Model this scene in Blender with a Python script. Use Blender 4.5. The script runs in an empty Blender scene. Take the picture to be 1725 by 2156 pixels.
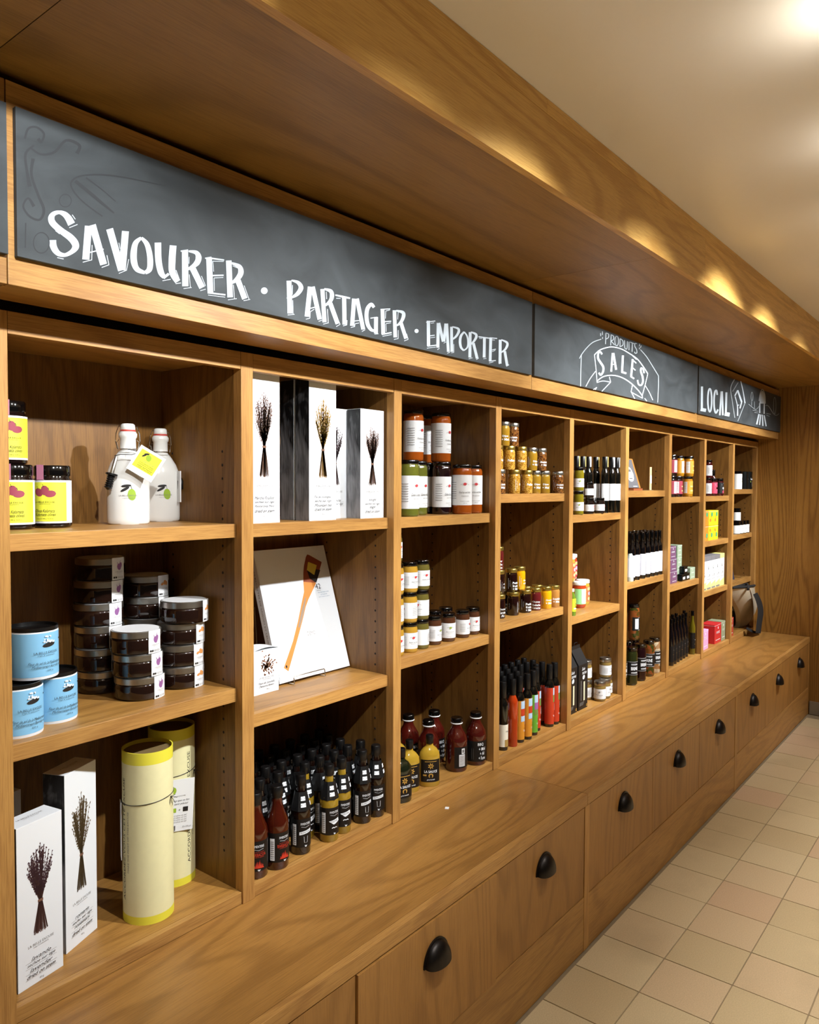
import bpy, math, random
from mathutils import Vector, Matrix

random.seed(7)
PI = math.pi
scene = bpy.context.scene
COL = scene.collection

# ------------------------------------------------------------------ camera
F_PX, CX, CY = 1613.0, 862.5, 1078.0
YAW, PITCH, ROLL = math.radians(38.587), math.radians(1.948), math.radians(-0.205)
CAM = Vector((0.0, 0.0, 1.5))
_c, _s = math.cos(YAW), math.sin(YAW)
_f0, _r0, _d0 = Vector((_c, _s, 0)), Vector((_s, -_c, 0)), Vector((0, 0, -1))
FWD = _f0 * math.cos(PITCH) + _d0 * math.sin(PITCH)
_d1 = _d0 * math.cos(PITCH) - _f0 * math.sin(PITCH)
RIGHT = _r0 * math.cos(ROLL) + _d1 * math.sin(ROLL)
DOWN = _d1 * math.cos(ROLL) - _r0 * math.sin(ROLL)
cd = bpy.data.cameras.new('camera')
cam = bpy.data.objects.new('camera', cd)
COL.objects.link(cam)
M = Matrix((RIGHT, -DOWN, -FWD)).transposed().to_4x4()
M.translation = CAM
cam.matrix_world = M
cd.sensor_fit = 'HORIZONTAL'
cd.sensor_width = 36.0
cd.lens = 36.0 * F_PX / 1725.0
cd.clip_start = 0.02
scene.camera = cam


def ray(u, v):
    return RIGHT * ((u - CX) / F_PX) + DOWN * ((v - CY) / F_PX) + FWD


def at_y(u, v, y):
    d = ray(u, v)
    return CAM + d * (y / d.y)


def ux(u, y, v=1100):
    """x of a photo column on the plane at depth y"""
    return at_y(u, v, y).x


# ------------------------------------------------------------------ world, exposure
w = bpy.data.worlds.new('room_ambience')
scene.world = w
w.use_nodes = True
w.node_tree.nodes['Background'].inputs[0].default_value = (1.0, 0.86, 0.68, 1)
w.node_tree.nodes['Background'].inputs[1].default_value = 0.03
vs = scene.view_settings
vs.view_transform = 'Standard'
vs.look = 'None'
vs.gamma = 1.0
vs.exposure = 0.0
vs.use_curve_mapping = False

# spotlights on the ceiling in front of the bulkhead: (x, y, target, watts, cone degrees, blend)
SPOT_Y, SPOT_Z = 0.15, 2.270
SPOTS = [
    (0.35, SPOT_Y, (0.55, 1.285, 1.87), 172, 48, 1.0),
    (0.95, SPOT_Y, (1.15, 1.40, 1.25), 121, 70, 1.0),
    (1.55, SPOT_Y, (1.30, 1.42, 1.30), 218, 68, 1.0),
    (2.15, SPOT_Y, (2.10, 1.40, 1.35), 172, 70, 1.0),
    (2.75, SPOT_Y, (2.85, 1.40, 1.45), 334, 68, 1.0),
    (3.35, SPOT_Y, (3.40, 1.40, 1.40), 310, 68, 1.0),
    (3.95, SPOT_Y, (4.05, 1.40, 1.30), 195, 70, 1.0),
    (4.55, SPOT_Y, (4.75, 1.38, 1.30), 282, 68, 1.0),
    (5.15, SPOT_Y, (5.15, 1.35, 1.10), 98, 70, 1.0),
]
SPOT_COL = (0.97, 0.99, 1.0)
UP_FILL_W = 1.9          # added uplights, put in for ceiling pools and a brighter fascia
# unseen downlights over the aisle, added as fill for floor and drawers
FILL_DOWNLIGHTS = [(1.0, -0.45), (2.3, -0.45), (3.6, -0.45), (4.9, -0.45), (-0.4, -0.45)]
DOWN_W, DOWN_CONE = 290, 86
WARM = (1.0, 0.94, 0.83)

# ------------------------------------------------------------------ materials


def lin(h):
    h = h.lstrip('#')
    o = []
    for i in (0, 2, 4):
        c = int(h[i:i + 2], 16) / 255
        o.append(c / 12.92 if c <= 0.04045 else ((c + 0.055) / 1.055) ** 2.4)
    return (*o, 1.0)


MATS = {}


def mat(name, hexcol, rough=0.5, metal=0.0, spec=0.5, coat=0.0, noise=0.0, nscale=60.0):
    if name in MATS:
        return MATS[name]
    m = bpy.data.materials.new(name)
    m.use_nodes = True
    nt = m.node_tree
    b = nt.nodes['Principled BSDF']
    b.inputs['Base Color'].default_value = lin(hexcol)
    b.inputs['Roughness'].default_value = rough
    b.inputs['Metallic'].default_value = metal
    b.inputs['Specular IOR Level'].default_value = spec
    b.inputs['Coat Weight'].default_value = coat
    b.inputs['Coat Roughness'].default_value = 0.05
    if noise:
        tc = nt.nodes.new('ShaderNodeTexCoord')
        n = nt.nodes.new('ShaderNodeTexNoise')
        n.inputs['Scale'].default_value = nscale
        n.inputs['Detail'].default_value = 4
        nt.links.new(tc.outputs['Object'], n.inputs['Vector'])
        mx = nt.nodes.new('ShaderNodeMix')
        mx.data_type = 'RGBA'
        c = lin(hexcol)
        mx.inputs[6].default_value = tuple(max(0, x * (1 - noise)) for x in c[:3]) + (1,)
        mx.inputs[7].default_value = tuple(min(1, x * (1 + noise)) for x in c[:3]) + (1,)
        nt.links.new(n.outputs['Fac'], mx.inputs[0])
        nt.links.new(mx.outputs[2], b.inputs['Base Color'])
    MATS[name] = m
    return m


def oak(name, axis, light, dark, rings=13.0, ring_amt=0.38, fiber_amt=0.5, rough=0.42, figure=(0.9, 5.5), tint=0.12):
    m = bpy.data.materials.new(name)
    m.use_nodes = True
    nt = m.node_tree
    N, L = nt.nodes, nt.links
    b = N['Principled BSDF']
    tc = N.new('ShaderNodeTexCoord')
    oi = N.new('ShaderNodeObjectInfo')
    off = N.new('ShaderNodeVectorMath'); off.operation = 'SCALE'
    off.inputs[0].default_value = (13.7, 9.1, 17.3)
    L.new(oi.outputs['Random'], off.inputs['Scale'])
    add = N.new('ShaderNodeVectorMath'); add.operation = 'ADD'
    L.new(tc.outputs['Object'], add.inputs[0]); L.new(off.outputs[0], add.inputs[1])

    def scaled(al, ac):
        v = N.new('ShaderNodeVectorMath'); v.operation = 'MULTIPLY'
        s = [ac, ac, ac]; s[axis] = al
        v.inputs[1].default_value = s
        L.new(add.outputs[0], v.inputs[0])
        return v.outputs[0]
    n1 = N.new('ShaderNodeTexNoise')
    n1.inputs['Scale'].default_value = 1.0; n1.inputs['Detail'].default_value = 1.5
    n1.inputs['Roughness'].default_value = 0.35; n1.inputs['Distortion'].default_value = 0.25
    L.new(scaled(*figure), n1.inputs['Vector'])
    mul = N.new('ShaderNodeMath'); mul.operation = 'MULTIPLY'; mul.inputs[1].default_value = rings
    L.new(n1.outputs['Fac'], mul.inputs[0])
    pp = N.new('ShaderNodeMath'); pp.operation = 'PINGPONG'; pp.inputs[1].default_value = 0.5
    L.new(mul.outputs[0], pp.inputs[0])
    rr = N.new('ShaderNodeMapRange'); rr.interpolation_type = 'SMOOTHSTEP'
    rr.inputs[1].default_value = 0.01; rr.inputs[2].default_value = 0.30
    rr.inputs[3].default_value = 1.0; rr.inputs[4].default_value = 0.0
    L.new(pp.outputs[0], rr.inputs[0])
    n2 = N.new('ShaderNodeTexNoise')
    n2.inputs['Scale'].default_value = 1.0; n2.inputs['Detail'].default_value = 3
    n2.inputs['Roughness'].default_value = 0.6
    L.new(scaled(16.0, 420.0), n2.inputs['Vector'])
    n3 = N.new('ShaderNodeTexNoise')
    n3.inputs['Scale'].default_value = 1.0; n3.inputs['Detail'].default_value = 2
    L.new(scaled(0.7, 14.0), n3.inputs['Vector'])
    fr = N.new('ShaderNodeMapRange')
    fr.inputs[1].default_value = 0.42; fr.inputs[2].default_value = 0.66
    L.new(n2.outputs['Fac'], fr.inputs[0])
    a1 = N.new('ShaderNodeMath'); a1.operation = 'MULTIPLY'; a1.inputs[1].default_value = ring_amt
    L.new(rr.outputs[0], a1.inputs[0])
    a2 = N.new('ShaderNodeMath'); a2.operation = 'MULTIPLY_ADD'; a2.inputs[1].default_value = fiber_amt
    L.new(fr.outputs[0], a2.inputs[0]); L.new(a1.outputs[0], a2.inputs[2])
    a3 = N.new('ShaderNodeMath'); a3.operation = 'MULTIPLY_ADD'; a3.inputs[1].default_value = 0.55
    a3.use_clamp = True
    L.new(n3.outputs['Fac'], a3.inputs[0]); L.new(a2.outputs[0], a3.inputs[2])
    a4 = N.new('ShaderNodeMath'); a4.operation = 'SUBTRACT'; a4.inputs[1].default_value = 0.22; a4.use_clamp = True
    L.new(a3.outputs[0], a4.inputs[0])
    mx = N.new('ShaderNodeMix'); mx.data_type = 'RGBA'
    mx.inputs[6].default_value = lin(light); mx.inputs[7].default_value = lin(dark)
    L.new(a4.outputs[0], mx.inputs[0])
    # board to board tone
    tr = N.new('ShaderNodeMapRange')
    tr.inputs[3].default_value = 1 - tint; tr.inputs[4].default_value = 1 + tint * 0.5
    L.new(oi.outputs['Random'], tr.inputs[0])
    vm = N.new('ShaderNodeVectorMath'); vm.operation = 'SCALE'
    L.new(mx.outputs[2], vm.inputs[0]); L.new(tr.outputs[0], vm.inputs['Scale'])
    L.new(vm.outputs[0], b.inputs['Base Color'])
    b.inputs['Roughness'].default_value = rough
    b.inputs['Specular IOR Level'].default_value = 0.4
    bp = N.new('ShaderNodeBump'); bp.inputs['Strength'].default_value = 0.12
    bp.inputs['Distance'].default_value = 0.002
    L.new(n2.outputs['Fac'], bp.inputs['Height']); L.new(bp.outputs[0], b.inputs['Normal'])
    MATS[name] = m
    return m


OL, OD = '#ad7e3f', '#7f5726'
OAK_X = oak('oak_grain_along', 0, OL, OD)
OAK_Z = oak('oak_grain_upright', 2, '#7f5928', '#593914')  # darker veneer tone, lowered further to put shade into the bay interiors
OAK_LIP = oak('oak_solid_edge', 2, '#b48648', '#8c6030', ring_amt=0.25, fiber_amt=0.55)
OAK_LIPX = oak('oak_solid_edge_along', 0, '#b48648', '#8c6030', rings=9, ring_amt=0.4, fiber_amt=0.6)
OAK_FAS = oak('oak_fascia', 0, '#d8ab5d', '#b3823a', rings=12, ring_amt=0.5, fiber_amt=0.55, figure=(0.6, 5.0))  # oak lightened in colour to stand in for light missing on the fascia
OAK_TOP = oak('oak_worktop', 0, '#a7783c', '#835a2a', rings=14, ring_amt=0.5, fiber_amt=0.5, rough=0.36, figure=(0.7, 4.0))
OAK_DRW = oak('oak_drawer_veneer', 2, '#a2743b', '#835a2b', rings=11, ring_amt=0.45, fiber_amt=0.45, figure=(0.8, 4.5), tint=0.06)
OAK_SOF = oak('oak_soffit_veneer', 0, '#a37a3c', '#7d5a28', rings=11, ring_amt=0.42, fiber_amt=0.45, figure=(0.5, 3.5))
OAK_WALL = oak('oak_wall_veneer', 2, '#9d7032', '#6b4514', rings=34, ring_amt=0.5, fiber_amt=0.35, figure=(0.32, 4.2), tint=0.0)
DARKGAP = mat('dark_gap', '#140b06', 0.9)
CEIL_M = mat('ceiling_satin_paint', '#ece7de', 0.38, spec=0.5)
PLASTER = mat('plaster', '#b9aa92', 0.8)
GROUT = mat('tile_grout', '#8a7a62', 0.9, noise=0.2, nscale=30)
HOLE_SHADE = mat('pin_hole_shade', '#1a0d05', 0.9)  # colour of flat dark discs standing for the shade inside pin holes
BRONZE = mat('dark_bronze', '#2b2725', 0.38, metal=0.85, noise=0.25, nscale=90)
STEEL = mat('brushed_steel', '#b9b4ab', 0.32, metal=1.0)
CHROME = mat('chrome_wire', '#d5d3cf', 0.15, metal=1.0)
BLACKP = mat('black_plastic', '#0d0c0c', 0.32)
BLACKG = mat('black_gloss', '#070606', 0.1, coat=0.5)
WHITE = mat('white_card', '#dfe3e7', 0.6)
PAPER = mat('white_label_paper', '#dddedf', 0.55)
INK = mat('black_ink', '#17120f', 0.7)
INKG = mat('grey_ink', '#77736f', 0.7)
INKB = mat('blue_ink', '#2f6f96', 0.7)


def board_material():
    m = bpy.data.materials.new('slate_chalkboard')
    m.use_nodes = True
    nt = m.node_tree
    N, L = nt.nodes, nt.links
    b = N['Principled BSDF']
    tc = N.new('ShaderNodeTexCoord')
    mp = N.new('ShaderNodeMapping'); mp.inputs['Scale'].default_value = (1.6, 1, 2.6)
    L.new(tc.outputs['Object'], mp.inputs[0])
    n = N.new('ShaderNodeTexNoise'); n.inputs['Scale'].default_value = 3.2; n.inputs['Detail'].default_value = 6
    n.inputs['Distortion'].default_value = 1.2
    L.new(mp.outputs[0], n.inputs['Vector'])
    mx = N.new('ShaderNodeMix'); mx.data_type = 'RGBA'
    mx.inputs[6].default_value = lin('#34383a'); mx.inputs[7].default_value = lin('#484d50')
    r = N.new('ShaderNodeMapRange'); r.inputs[1].default_value = 0.3; r.inputs[2].default_value = 0.75
    L.new(n.outputs['Fac'], r.inputs[0]); L.new(r.outputs[0], mx.inputs[0])
    L.new(mx.outputs[2], b.inputs['Base Color'])
    b.inputs['Roughness'].default_value = 0.58
    b.inputs['Specular IOR Level'].default_value = 0.22
    return m


BOARD = board_material()
CHALK = mat('white_chalk_paint', '#b6c0c8', 0.8, noise=0.14, nscale=40)
CHALKT = mat('thin_chalk_line', '#9aa3a8', 0.8)
GHOST = mat('erased_chalk_trace', '#2a2d30', 0.7)


def tile_material():
    m = bpy.data.materials.new('cream_quarry_tile')
    m.use_nodes = True
    nt = m.node_tree
    N, L = nt.nodes, nt.links
    b = N['Principled BSDF']
    oi = N.new('ShaderNodeObjectInfo')
    geo = N.new('ShaderNodeNewGeometry')
    cr = N.new('ShaderNodeValToRGB')
    e = cr.color_ramp.elements
    e[0].color = lin('#cdb994'); e[1].color = lin('#d3b697')
    x = cr.color_ramp.elements.new(0.5); x.color = lin('#d8c6a2')
    L.new(oi.outputs['Random'], cr.inputs[0])
    n = N.new('ShaderNodeTexNoise'); n.inputs['Scale'].default_value = 3.5; n.inputs['Detail'].default_value = 5
    L.new(geo.outputs['Position'], n.inputs['Vector'])
    r = N.new('ShaderNodeMapRange'); r.inputs[1].default_value = 0.55; r.inputs[2].default_value = 0.78
    r.inputs[3].default_value = 0.0; r.inputs[4].default_value = 0.32
    L.new(n.outputs['Fac'], r.inputs[0])
    mx = N.new('ShaderNodeMix'); mx.data_type = 'RGBA'
    mx.inputs[7].default_value = lin('#95856a')
    L.new(r.outputs[0], mx.inputs[0]); L.new(cr.outputs[0], mx.inputs[6])
    n2 = N.new('ShaderNodeTexNoise'); n2.inputs['Scale'].default_value = 260; n2.inputs['Detail'].default_value = 2
    L.new(geo.outputs['Position'], n2.inputs['Vector'])
    mx2 = N.new('ShaderNodeMix'); mx2.data_type = 'RGBA'; mx2.blend_type = 'MULTIPLY'
    mx2.inputs[0].default_value = 0.35
    L.new(mx.outputs[2], mx2.inputs[6]); L.new(n2.outputs['Fac'], mx2.inputs[7])
    L.new(mx2.outputs[2], b.inputs['Base Color'])
    b.inputs['Roughness'].default_value = 0.5
    bp = N.new('ShaderNodeBump'); bp.inputs['Strength'].default_value = 0.15; bp.inputs['Distance'].default_value = 0.001
    L.new(n2.outputs['Fac'], bp.inputs['Height']); L.new(bp.outputs[0], b.inputs['Normal'])
    return m


TILE = tile_material()


def photo_material():
    """black and white kitchen photograph printed on the box sides"""
    m = bpy.data.materials.new('grey_photo_print')
    m.use_nodes = True
    nt = m.node_tree
    N, L = nt.nodes, nt.links
    b = N['Principled BSDF']
    tc = N.new('ShaderNodeTexCoord')
    mp = N.new('ShaderNodeMapping'); mp.inputs['Scale'].default_value = (1, 14, 7)
    L.new(tc.outputs['Object'], mp.inputs[0])
    n = N.new('ShaderNodeTexNoise'); n.inputs['Scale'].default_value = 1.0; n.inputs['Detail'].default_value = 3
    n.inputs['Distortion'].default_value = 1.6
    L.new(mp.outputs[0], n.inputs['Vector'])
    mp2 = N.new('ShaderNodeMapping'); mp2.inputs['Scale'].default_value = (1, 170, 22)
    mp2.inputs['Rotation'].default_value = (0.35, 0, 0)
    L.new(tc.outputs['Object'], mp2.inputs[0])
    n2 = N.new('ShaderNodeTexNoise'); n2.inputs['Scale'].default_value = 1.0; n2.inputs['Detail'].default_value = 2
    L.new(mp2.outputs[0], n2.inputs['Vector'])
    sep = N.new('ShaderNodeSeparateXYZ'); L.new(tc.outputs['Object'], sep.inputs[0])
    zr = N.new('ShaderNodeMapRange'); zr.inputs[1].default_value = 0.30; zr.inputs[2].default_value = 0.05
    zr.inputs[3].default_value = -0.12; zr.inputs[4].default_value = 0.22
    L.new(sep.outputs['Z'], zr.inputs[0])
    a = N.new('ShaderNodeMath'); a.operation = 'MULTIPLY_ADD'; a.inputs[1].default_value = 0.35
    L.new(n2.outputs['Fac'], a.inputs[0]); L.new(n.outputs['Fac'], a.inputs[2])
    a2 = N.new('ShaderNodeMath'); a2.operation = 'ADD'
    L.new(a.outputs[0], a2.inputs[0]); L.new(zr.outputs[0], a2.inputs[1])
    cr = N.new('ShaderNodeValToRGB')
    cr.color_ramp.elements[0].position = 0.55; cr.color_ramp.elements[0].color = lin('#070708')
    cr.color_ramp.elements[1].position = 1.0; cr.color_ramp.elements[1].color = lin('#8a8a8d')
    L.new(a2.outputs[0], cr.inputs[0])
    L.new(cr.outputs[0], b.inputs['Base Color'])
    b.inputs['Roughness'].default_value = 0.5
    return m


PHOTO = photo_material()


def grain_material(name, a, b_, scale=330):
    m = bpy.data.materials.new(name)
    m.use_nodes = True
    nt = m.node_tree
    N, L = nt.nodes, nt.links
    b = N['Principled BSDF']
    tc = N.new('ShaderNodeTexCoord')
    v = N.new('ShaderNodeTexVoronoi'); v.inputs['Scale'].default_value = scale
    L.new(tc.outputs['Object'], v.inputs['Vector'])
    cr = N.new('ShaderNodeValToRGB')
    cr.color_ramp.elements[0].color = lin(a); cr.color_ramp.elements[1].color = lin(b_)
    cr.color_ramp.elements[0].position = 0.25; cr.color_ramp.elements[1].position = 0.7
    sx = N.new('ShaderNodeSeparateColor')
    L.new(v.outputs['Color'], sx.inputs[0]); L.new(sx.outputs[0], cr.inputs[0])
    L.new(cr.outputs[0], b.inputs['Base Color'])
    b.inputs['Roughness'].default_value = 0.12
    b.inputs['Coat Weight'].default_value = 0.4
    MATS[name] = m
    return m


# ------------------------------------------------------------------ mesh building


class MB:
    def __init__(self):
        self.V, self.F, self.I = [], [], []

    def face(self, pts, m=0):
        n = len(self.V)
        self.V += [tuple(p) for p in pts]
        self.F.append(tuple(range(n, n + len(pts))))
        self.I.append(m)

    def box(self, x0, x1, y0, y1, z0, z1, m=0, T=None):
        P = [(x0, y0, z0), (x1, y0, z0), (x1, y1, z0), (x0, y1, z0), (x0, y0, z1), (x1, y0, z1), (x1, y1, z1), (x0, y1, z1)]
        if T:
            P = [tuple(T @ Vector(p)) for p in P]
        n = len(self.V)
        self.V += P
        for f in ((0, 3, 2, 1), (4, 5, 6, 7), (0, 1, 5, 4), (1, 2, 6, 5), (2, 3, 7, 6), (3, 0, 4, 7)):
            self.F.append(tuple(n + i for i in f)); self.I.append(m)
        return self

    def lathe(self, prof, seg=32, m=0, cx=0, cy=0, sx=1, sy=1, T=None, cap=True):
        n = len(self.V)
        for r, z in prof:
            for k in range(seg):
                a = 2 * PI * k / seg
                p = Vector((cx + r * sx * math.cos(a), cy + r * sy * math.sin(a), z))
                self.V.append(tuple(T @ p if T else p))
        for i in range(len(prof) - 1):
            for k in range(seg):
                a, b = n + i * seg + k, n + i * seg + (k + 1) % seg
                self.F.append((a, b, b + seg, a + seg)); self.I.append(m)
        if cap:
            if prof[0][0] > 1e-6:
                self.F.append(tuple(n + seg - 1 - k for k in range(seg))); self.I.append(m)
            if prof[-1][0] > 1e-6:
                o = n + (len(prof) - 1) * seg
                self.F.append(tuple(o + k for k in range(seg))); self.I.append(m)
        return self

    def tube(self, pts, r, seg=8, m=0, closed=False):
        pts = [Vector(p) for p in pts]
        n0 = len(self.V)
        cnt = len(pts)
        up = Vector((0.13, 0.27, 0.95)).normalized()
        for i, p in enumerate(pts):
            a = pts[(i - 1) % cnt] if closed or i > 0 else p
            b = pts[(i + 1) % cnt] if closed or i < cnt - 1 else p
            t = (b - a)
            t = t.normalized() if t.length > 1e-9 else Vector((0, 0, 1))
            s = t.cross(up)
            if s.length < 1e-3:
                s = t.cross(Vector((1, 0, 0)))
            s.normalize()
            q = s.cross(t)
            for k in range(seg):
                an = 2 * PI * k / seg
                self.V.append(tuple(p + (s * math.cos(an) + q * math.sin(an)) * r))
        rng = cnt if closed else cnt - 1
        for i in range(rng):
            for k in range(seg):
                a = n0 + i * seg + k; b = n0 + i * seg + (k + 1) % seg
                j = (i + 1) % cnt
                c = n0 + j * seg + (k + 1) % seg; d = n0 + j * seg + k
                self.F.append((a, b, c, d)); self.I.append(m)
        if not closed:
            self.F.append(tuple(n0 + seg - 1 - k for k in range(seg))); self.I.append(m)
            o = n0 + (cnt - 1) * seg
            self.F.append(tuple(o + k for k in range(seg))); self.I.append(m)
        return self

    def grid(self, fn, nu, nv, m=0):
        n = len(self.V)
        for j in range(nv + 1):
            for i in range(nu + 1):
                self.V.append(tuple(fn(i / nu, j / nv)))
        for j in range(nv):
            for i in range(nu):
                a = n + j * (nu + 1) + i
                self.F.append((a, a + 1, a + nu + 2, a + nu + 1)); self.I.append(m)
        return self

    def build(self, name, mats, parent=None, smooth=None, bevel=0.0):
        me = bpy.data.meshes.new(name)
        me.from_pydata(self.V, [], self.F)
        if not isinstance(mats, (list, tuple)):
            mats = [mats]
        for m in mats:
            me.materials.append(m)
        if len(mats) > 1:
            me.polygons.foreach_set('material_index', self.I)
        me.update()
        if smooth is not None:
            me.shade_smooth()
            me.set_sharp_from_angle(angle=math.radians(smooth))
        o = bpy.data.objects.new(name, me)
        COL.objects.link(o)
        if parent:
            o.parent = parent
        if bevel:
            b = o.modifiers.new('edge', 'BEVEL')
            b.width = bevel; b.segments = 2; b.limit_method = 'ANGLE'
        return o


def tag(o, label=None, cat=None, group=None, kind=None):
    if label: o['label'] = label
    if cat: o['category'] = cat
    if group: o['group'] = group
    if kind: o['kind'] = kind
    return o


def empty(name, loc=(0, 0, 0), rz=0.0):
    e = bpy.data.objects.new(name, None)
    e.empty_display_size = 0.02
    COL.objects.link(e)
    e.location = loc
    e.rotation_euler = (0, 0, rz)
    return e


KIDS = {}


def copy_tree(o, parent=None):
    c = o.copy()
    COL.objects.link(c)
    c.parent = parent
    for ch in [x for x in KIDS[o.name]]:
        copy_tree(ch, c)
    return c


def remember(root):
    """child lists of a prototype and its parts, looked up once"""
    allo = [o for o in bpy.data.objects if o.parent]
    def rec(o):
        KIDS[o.name] = [c for c in allo if c.parent == o]
        for c in KIDS[o.name]:
            rec(c)
    rec(root)


PROTO = {}


def place(key, builder, loc, rz, label, cat, group=None):
    if key not in PROTO:
        r = builder()
        PROTO[key] = r
        remember(r)
    else:
        r = copy_tree(PROTO[key])
        for k in ('label', 'category', 'group'):
            if k in r: del r[k]
    r.location = loc
    r.rotation_euler = (0, 0, rz)
    tag(r, label, cat, group)
    return r


# ------------------------------------------------------------------ lettering
_TC = {}


def text_mesh(s, shear=0.0, bold=0.0):
    k = (s, shear, bold)
    if k in _TC:
        return _TC[k]
    cu = bpy.data.curves.new('lettering', 'FONT')
    cu.body = s
    cu.size = 1.0
    cu.shear = shear
    cu.offset = bold
    cu.resolution_u = 2
    cu.align_x = 'CENTER'
    cu.align_y = 'CENTER'
    o = bpy.data.objects.new('lettering', cu)
    COL.objects.link(o)
    dg = bpy.context.evaluated_depsgraph_get()
    me = o.evaluated_get(dg).to_mesh()
    V = [(v.co.x, v.co.y) for v in me.vertices]
    Fc = [tuple(p.vertices) for p in me.polygons]
    o.evaluated_get(dg).to_mesh_clear()
    bpy.data.objects.remove(o)
    bpy.data.curves.remove(cu)
    if V:
        xs = [v[0] for v in V]; ys = [v[1] for v in V]
        mx, my = (min(xs) + max(xs)) / 2, (min(ys) + max(ys)) / 2
        V = [(a - mx, b - my) for a, b in V]
        W = max(xs) - min(xs); Hh = max(ys) - min(ys)
    else:
        W = Hh = 1
    _TC[k] = (V, Fc, W, Hh)
    return _TC[k]


def cyl_map(r, z0, ang=-PI / 2, sx=1.0, sy=1.0):
    def f(s, t, o):
        a = ang + s / r
        return ((r + o) * sx * math.cos(a), (r + o) * sy * math.sin(a), z0 + t)
    return f


def flat_map(org, sd, td, nd):
    org, sd, td, nd = map(Vector, (org, sd, td, nd))
    def f(s, t, o):
        return tuple(org + sd * s + td * t + nd * o)
    return f


class Print:
    """flat print on a label: words, rules and shapes laid on a surface map (s right, t up)"""
    def __init__(self, fmap, base=0.0004):
        self.f = fmap; self.mb = MB(); self.mats = []; self.o = base; self.step = 0.00008

    def _m(self, m):
        if m not in self.mats:
            self.mats.append(m)
        return self.mats.index(m)

    def _o(self):
        self.o += self.step
        return self.o

    def text(self, s, x, y, h, m, width=None, shear=0.0, bold=0.0, rot=0.0):
        V, Fc, W, Hh = text_mesh(s, shear, bold)
        k = h / Hh
        kx = (width / W) if width else k
        o = self._o(); i = self._m(m); n = len(self.mb.V)
        c, sn = math.cos(rot), math.sin(rot)
        for a, b in V:
            a, b = a * kx, b * k
            self.mb.V.append(self.f(x + a * c - b * sn, y + a * sn + b * c, o))
        for q in Fc:
            self.mb.F.append(tuple(n + j for j in q)); self.mb.I.append(i)

    def rect(self, x0, x1, y0, y1, m, n=12):
        o = self._o()
        self.mb.grid(lambda u, v: self.f(x0 + (x1 - x0) * u, y0 + (y1 - y0) * v, o), n, 1, self._m(m))

    def _cols(self, x0, x1, span, m, n):
        """fill a convex shape column by column so that it follows a curved surface"""
        o = self._o(); i = self._m(m); k0 = len(self.mb.V)
        for k in range(n + 1):
            x = x0 + (x1 - x0) * k / n
            lo, hi = span(x)
            self.mb.V.append(self.f(x, lo, o)); self.mb.V.append(self.f(x, hi, o))
        for k in range(n):
            q = k0 + 2 * k
            self.mb.F.append((q, q + 2, q + 3, q + 1)); self.mb.I.append(i)

    def ellipse(self, x, y, a, b, m, rot=0.0, n=12):
        c, s = math.cos(rot), math.sin(rot)
        ex = math.sqrt((a * c) ** 2 + (b * s) ** 2)
        A = (s / a) ** 2 + (c / b) ** 2

        def span(px):
            d = px - x
            B = 2 * d * c * s * (1 / a ** 2 - 1 / b ** 2)
            Cc = (d * c / a) ** 2 + (d * s / b) ** 2 - 1
            r = math.sqrt(max(0.0, B * B - 4 * A * Cc))
            return y + (-B - r) / (2 * A), y + (-B + r) / (2 * A)
        self._cols(x - ex, x + ex, span, m, n)

    def poly(self, pts, m):
        xs = [p[0] for p in pts]

        def span(px):
            ys = []
            for (ax, ay), (bx, by) in zip(pts, pts[1:] + pts[:1]):
                lo, hi = min(ax, bx), max(ax, bx)
                if lo - 1e-9 <= px <= hi + 1e-9:
                    if hi - lo < 1e-9:
                        ys += [ay, by]
                    else:
                        ys.append(ay + (by - ay) * (px - ax) / (bx - ax))
            return min(ys), max(ys)
        self._cols(min(xs), max(xs), span, m, 12)

    def line(self, pts, wd, m, same=False):
        o = self.o if same else self._o(); i = self._m(m)
        if not isinstance(wd, (list, tuple)):
            wd = [wd] * len(pts)
        n = len(self.mb.V)
        for k, (x, y) in enumerate(pts):
            a = pts[max(0, k - 1)]; b = pts[min(len(pts) - 1, k + 1)]
            dx, dy = b[0] - a[0], b[1] - a[1]
            l = math.hypot(dx, dy) or 1
            px, py = -dy / l * wd[k] / 2, dx / l * wd[k] / 2
            self.mb.V.append(self.f(x + px, y + py, o)); self.mb.V.append(self.f(x - px, y - py, o))
        for k in range(len(pts) - 1):
            a = n + 2 * k
            self.mb.F.append((a, a + 1, a + 3, a + 2)); self.mb.I.append(i)

    def barcode(self, x, y, wd, h, m, n=12):
        rnd = random.Random(3)
        for k in range(n):
            x0 = x - wd / 2 + wd * k / n
            self.rect(x0, x0 + wd / n * rnd.uniform(0.3, 0.8), y - h / 2, y + h / 2, m, 1)

    def script(self, words, x, y, h, m, width):
        self.text(words, x, y, h, m, width=width, shear=0.45)

    def build(self, name, parent):
        return self.mb.build(name, self.mats, parent)


def band(parent, name, r, z0, z1, ang, half, m, n=16, th=0.0003, sx=1.0, sy=1.0):
    """paper label wrapped on a round body between two angles"""
    mb = MB()
    mb.grid(lambda u, v: ((r + th) * sx * math.cos(ang - half + 2 * half * u), (r + th) * sy * math.sin(ang - half + 2 * half * u), z0 + (z1 - z0) * v), n, 1)
    return mb.build(name, m, parent, smooth=40)


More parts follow.
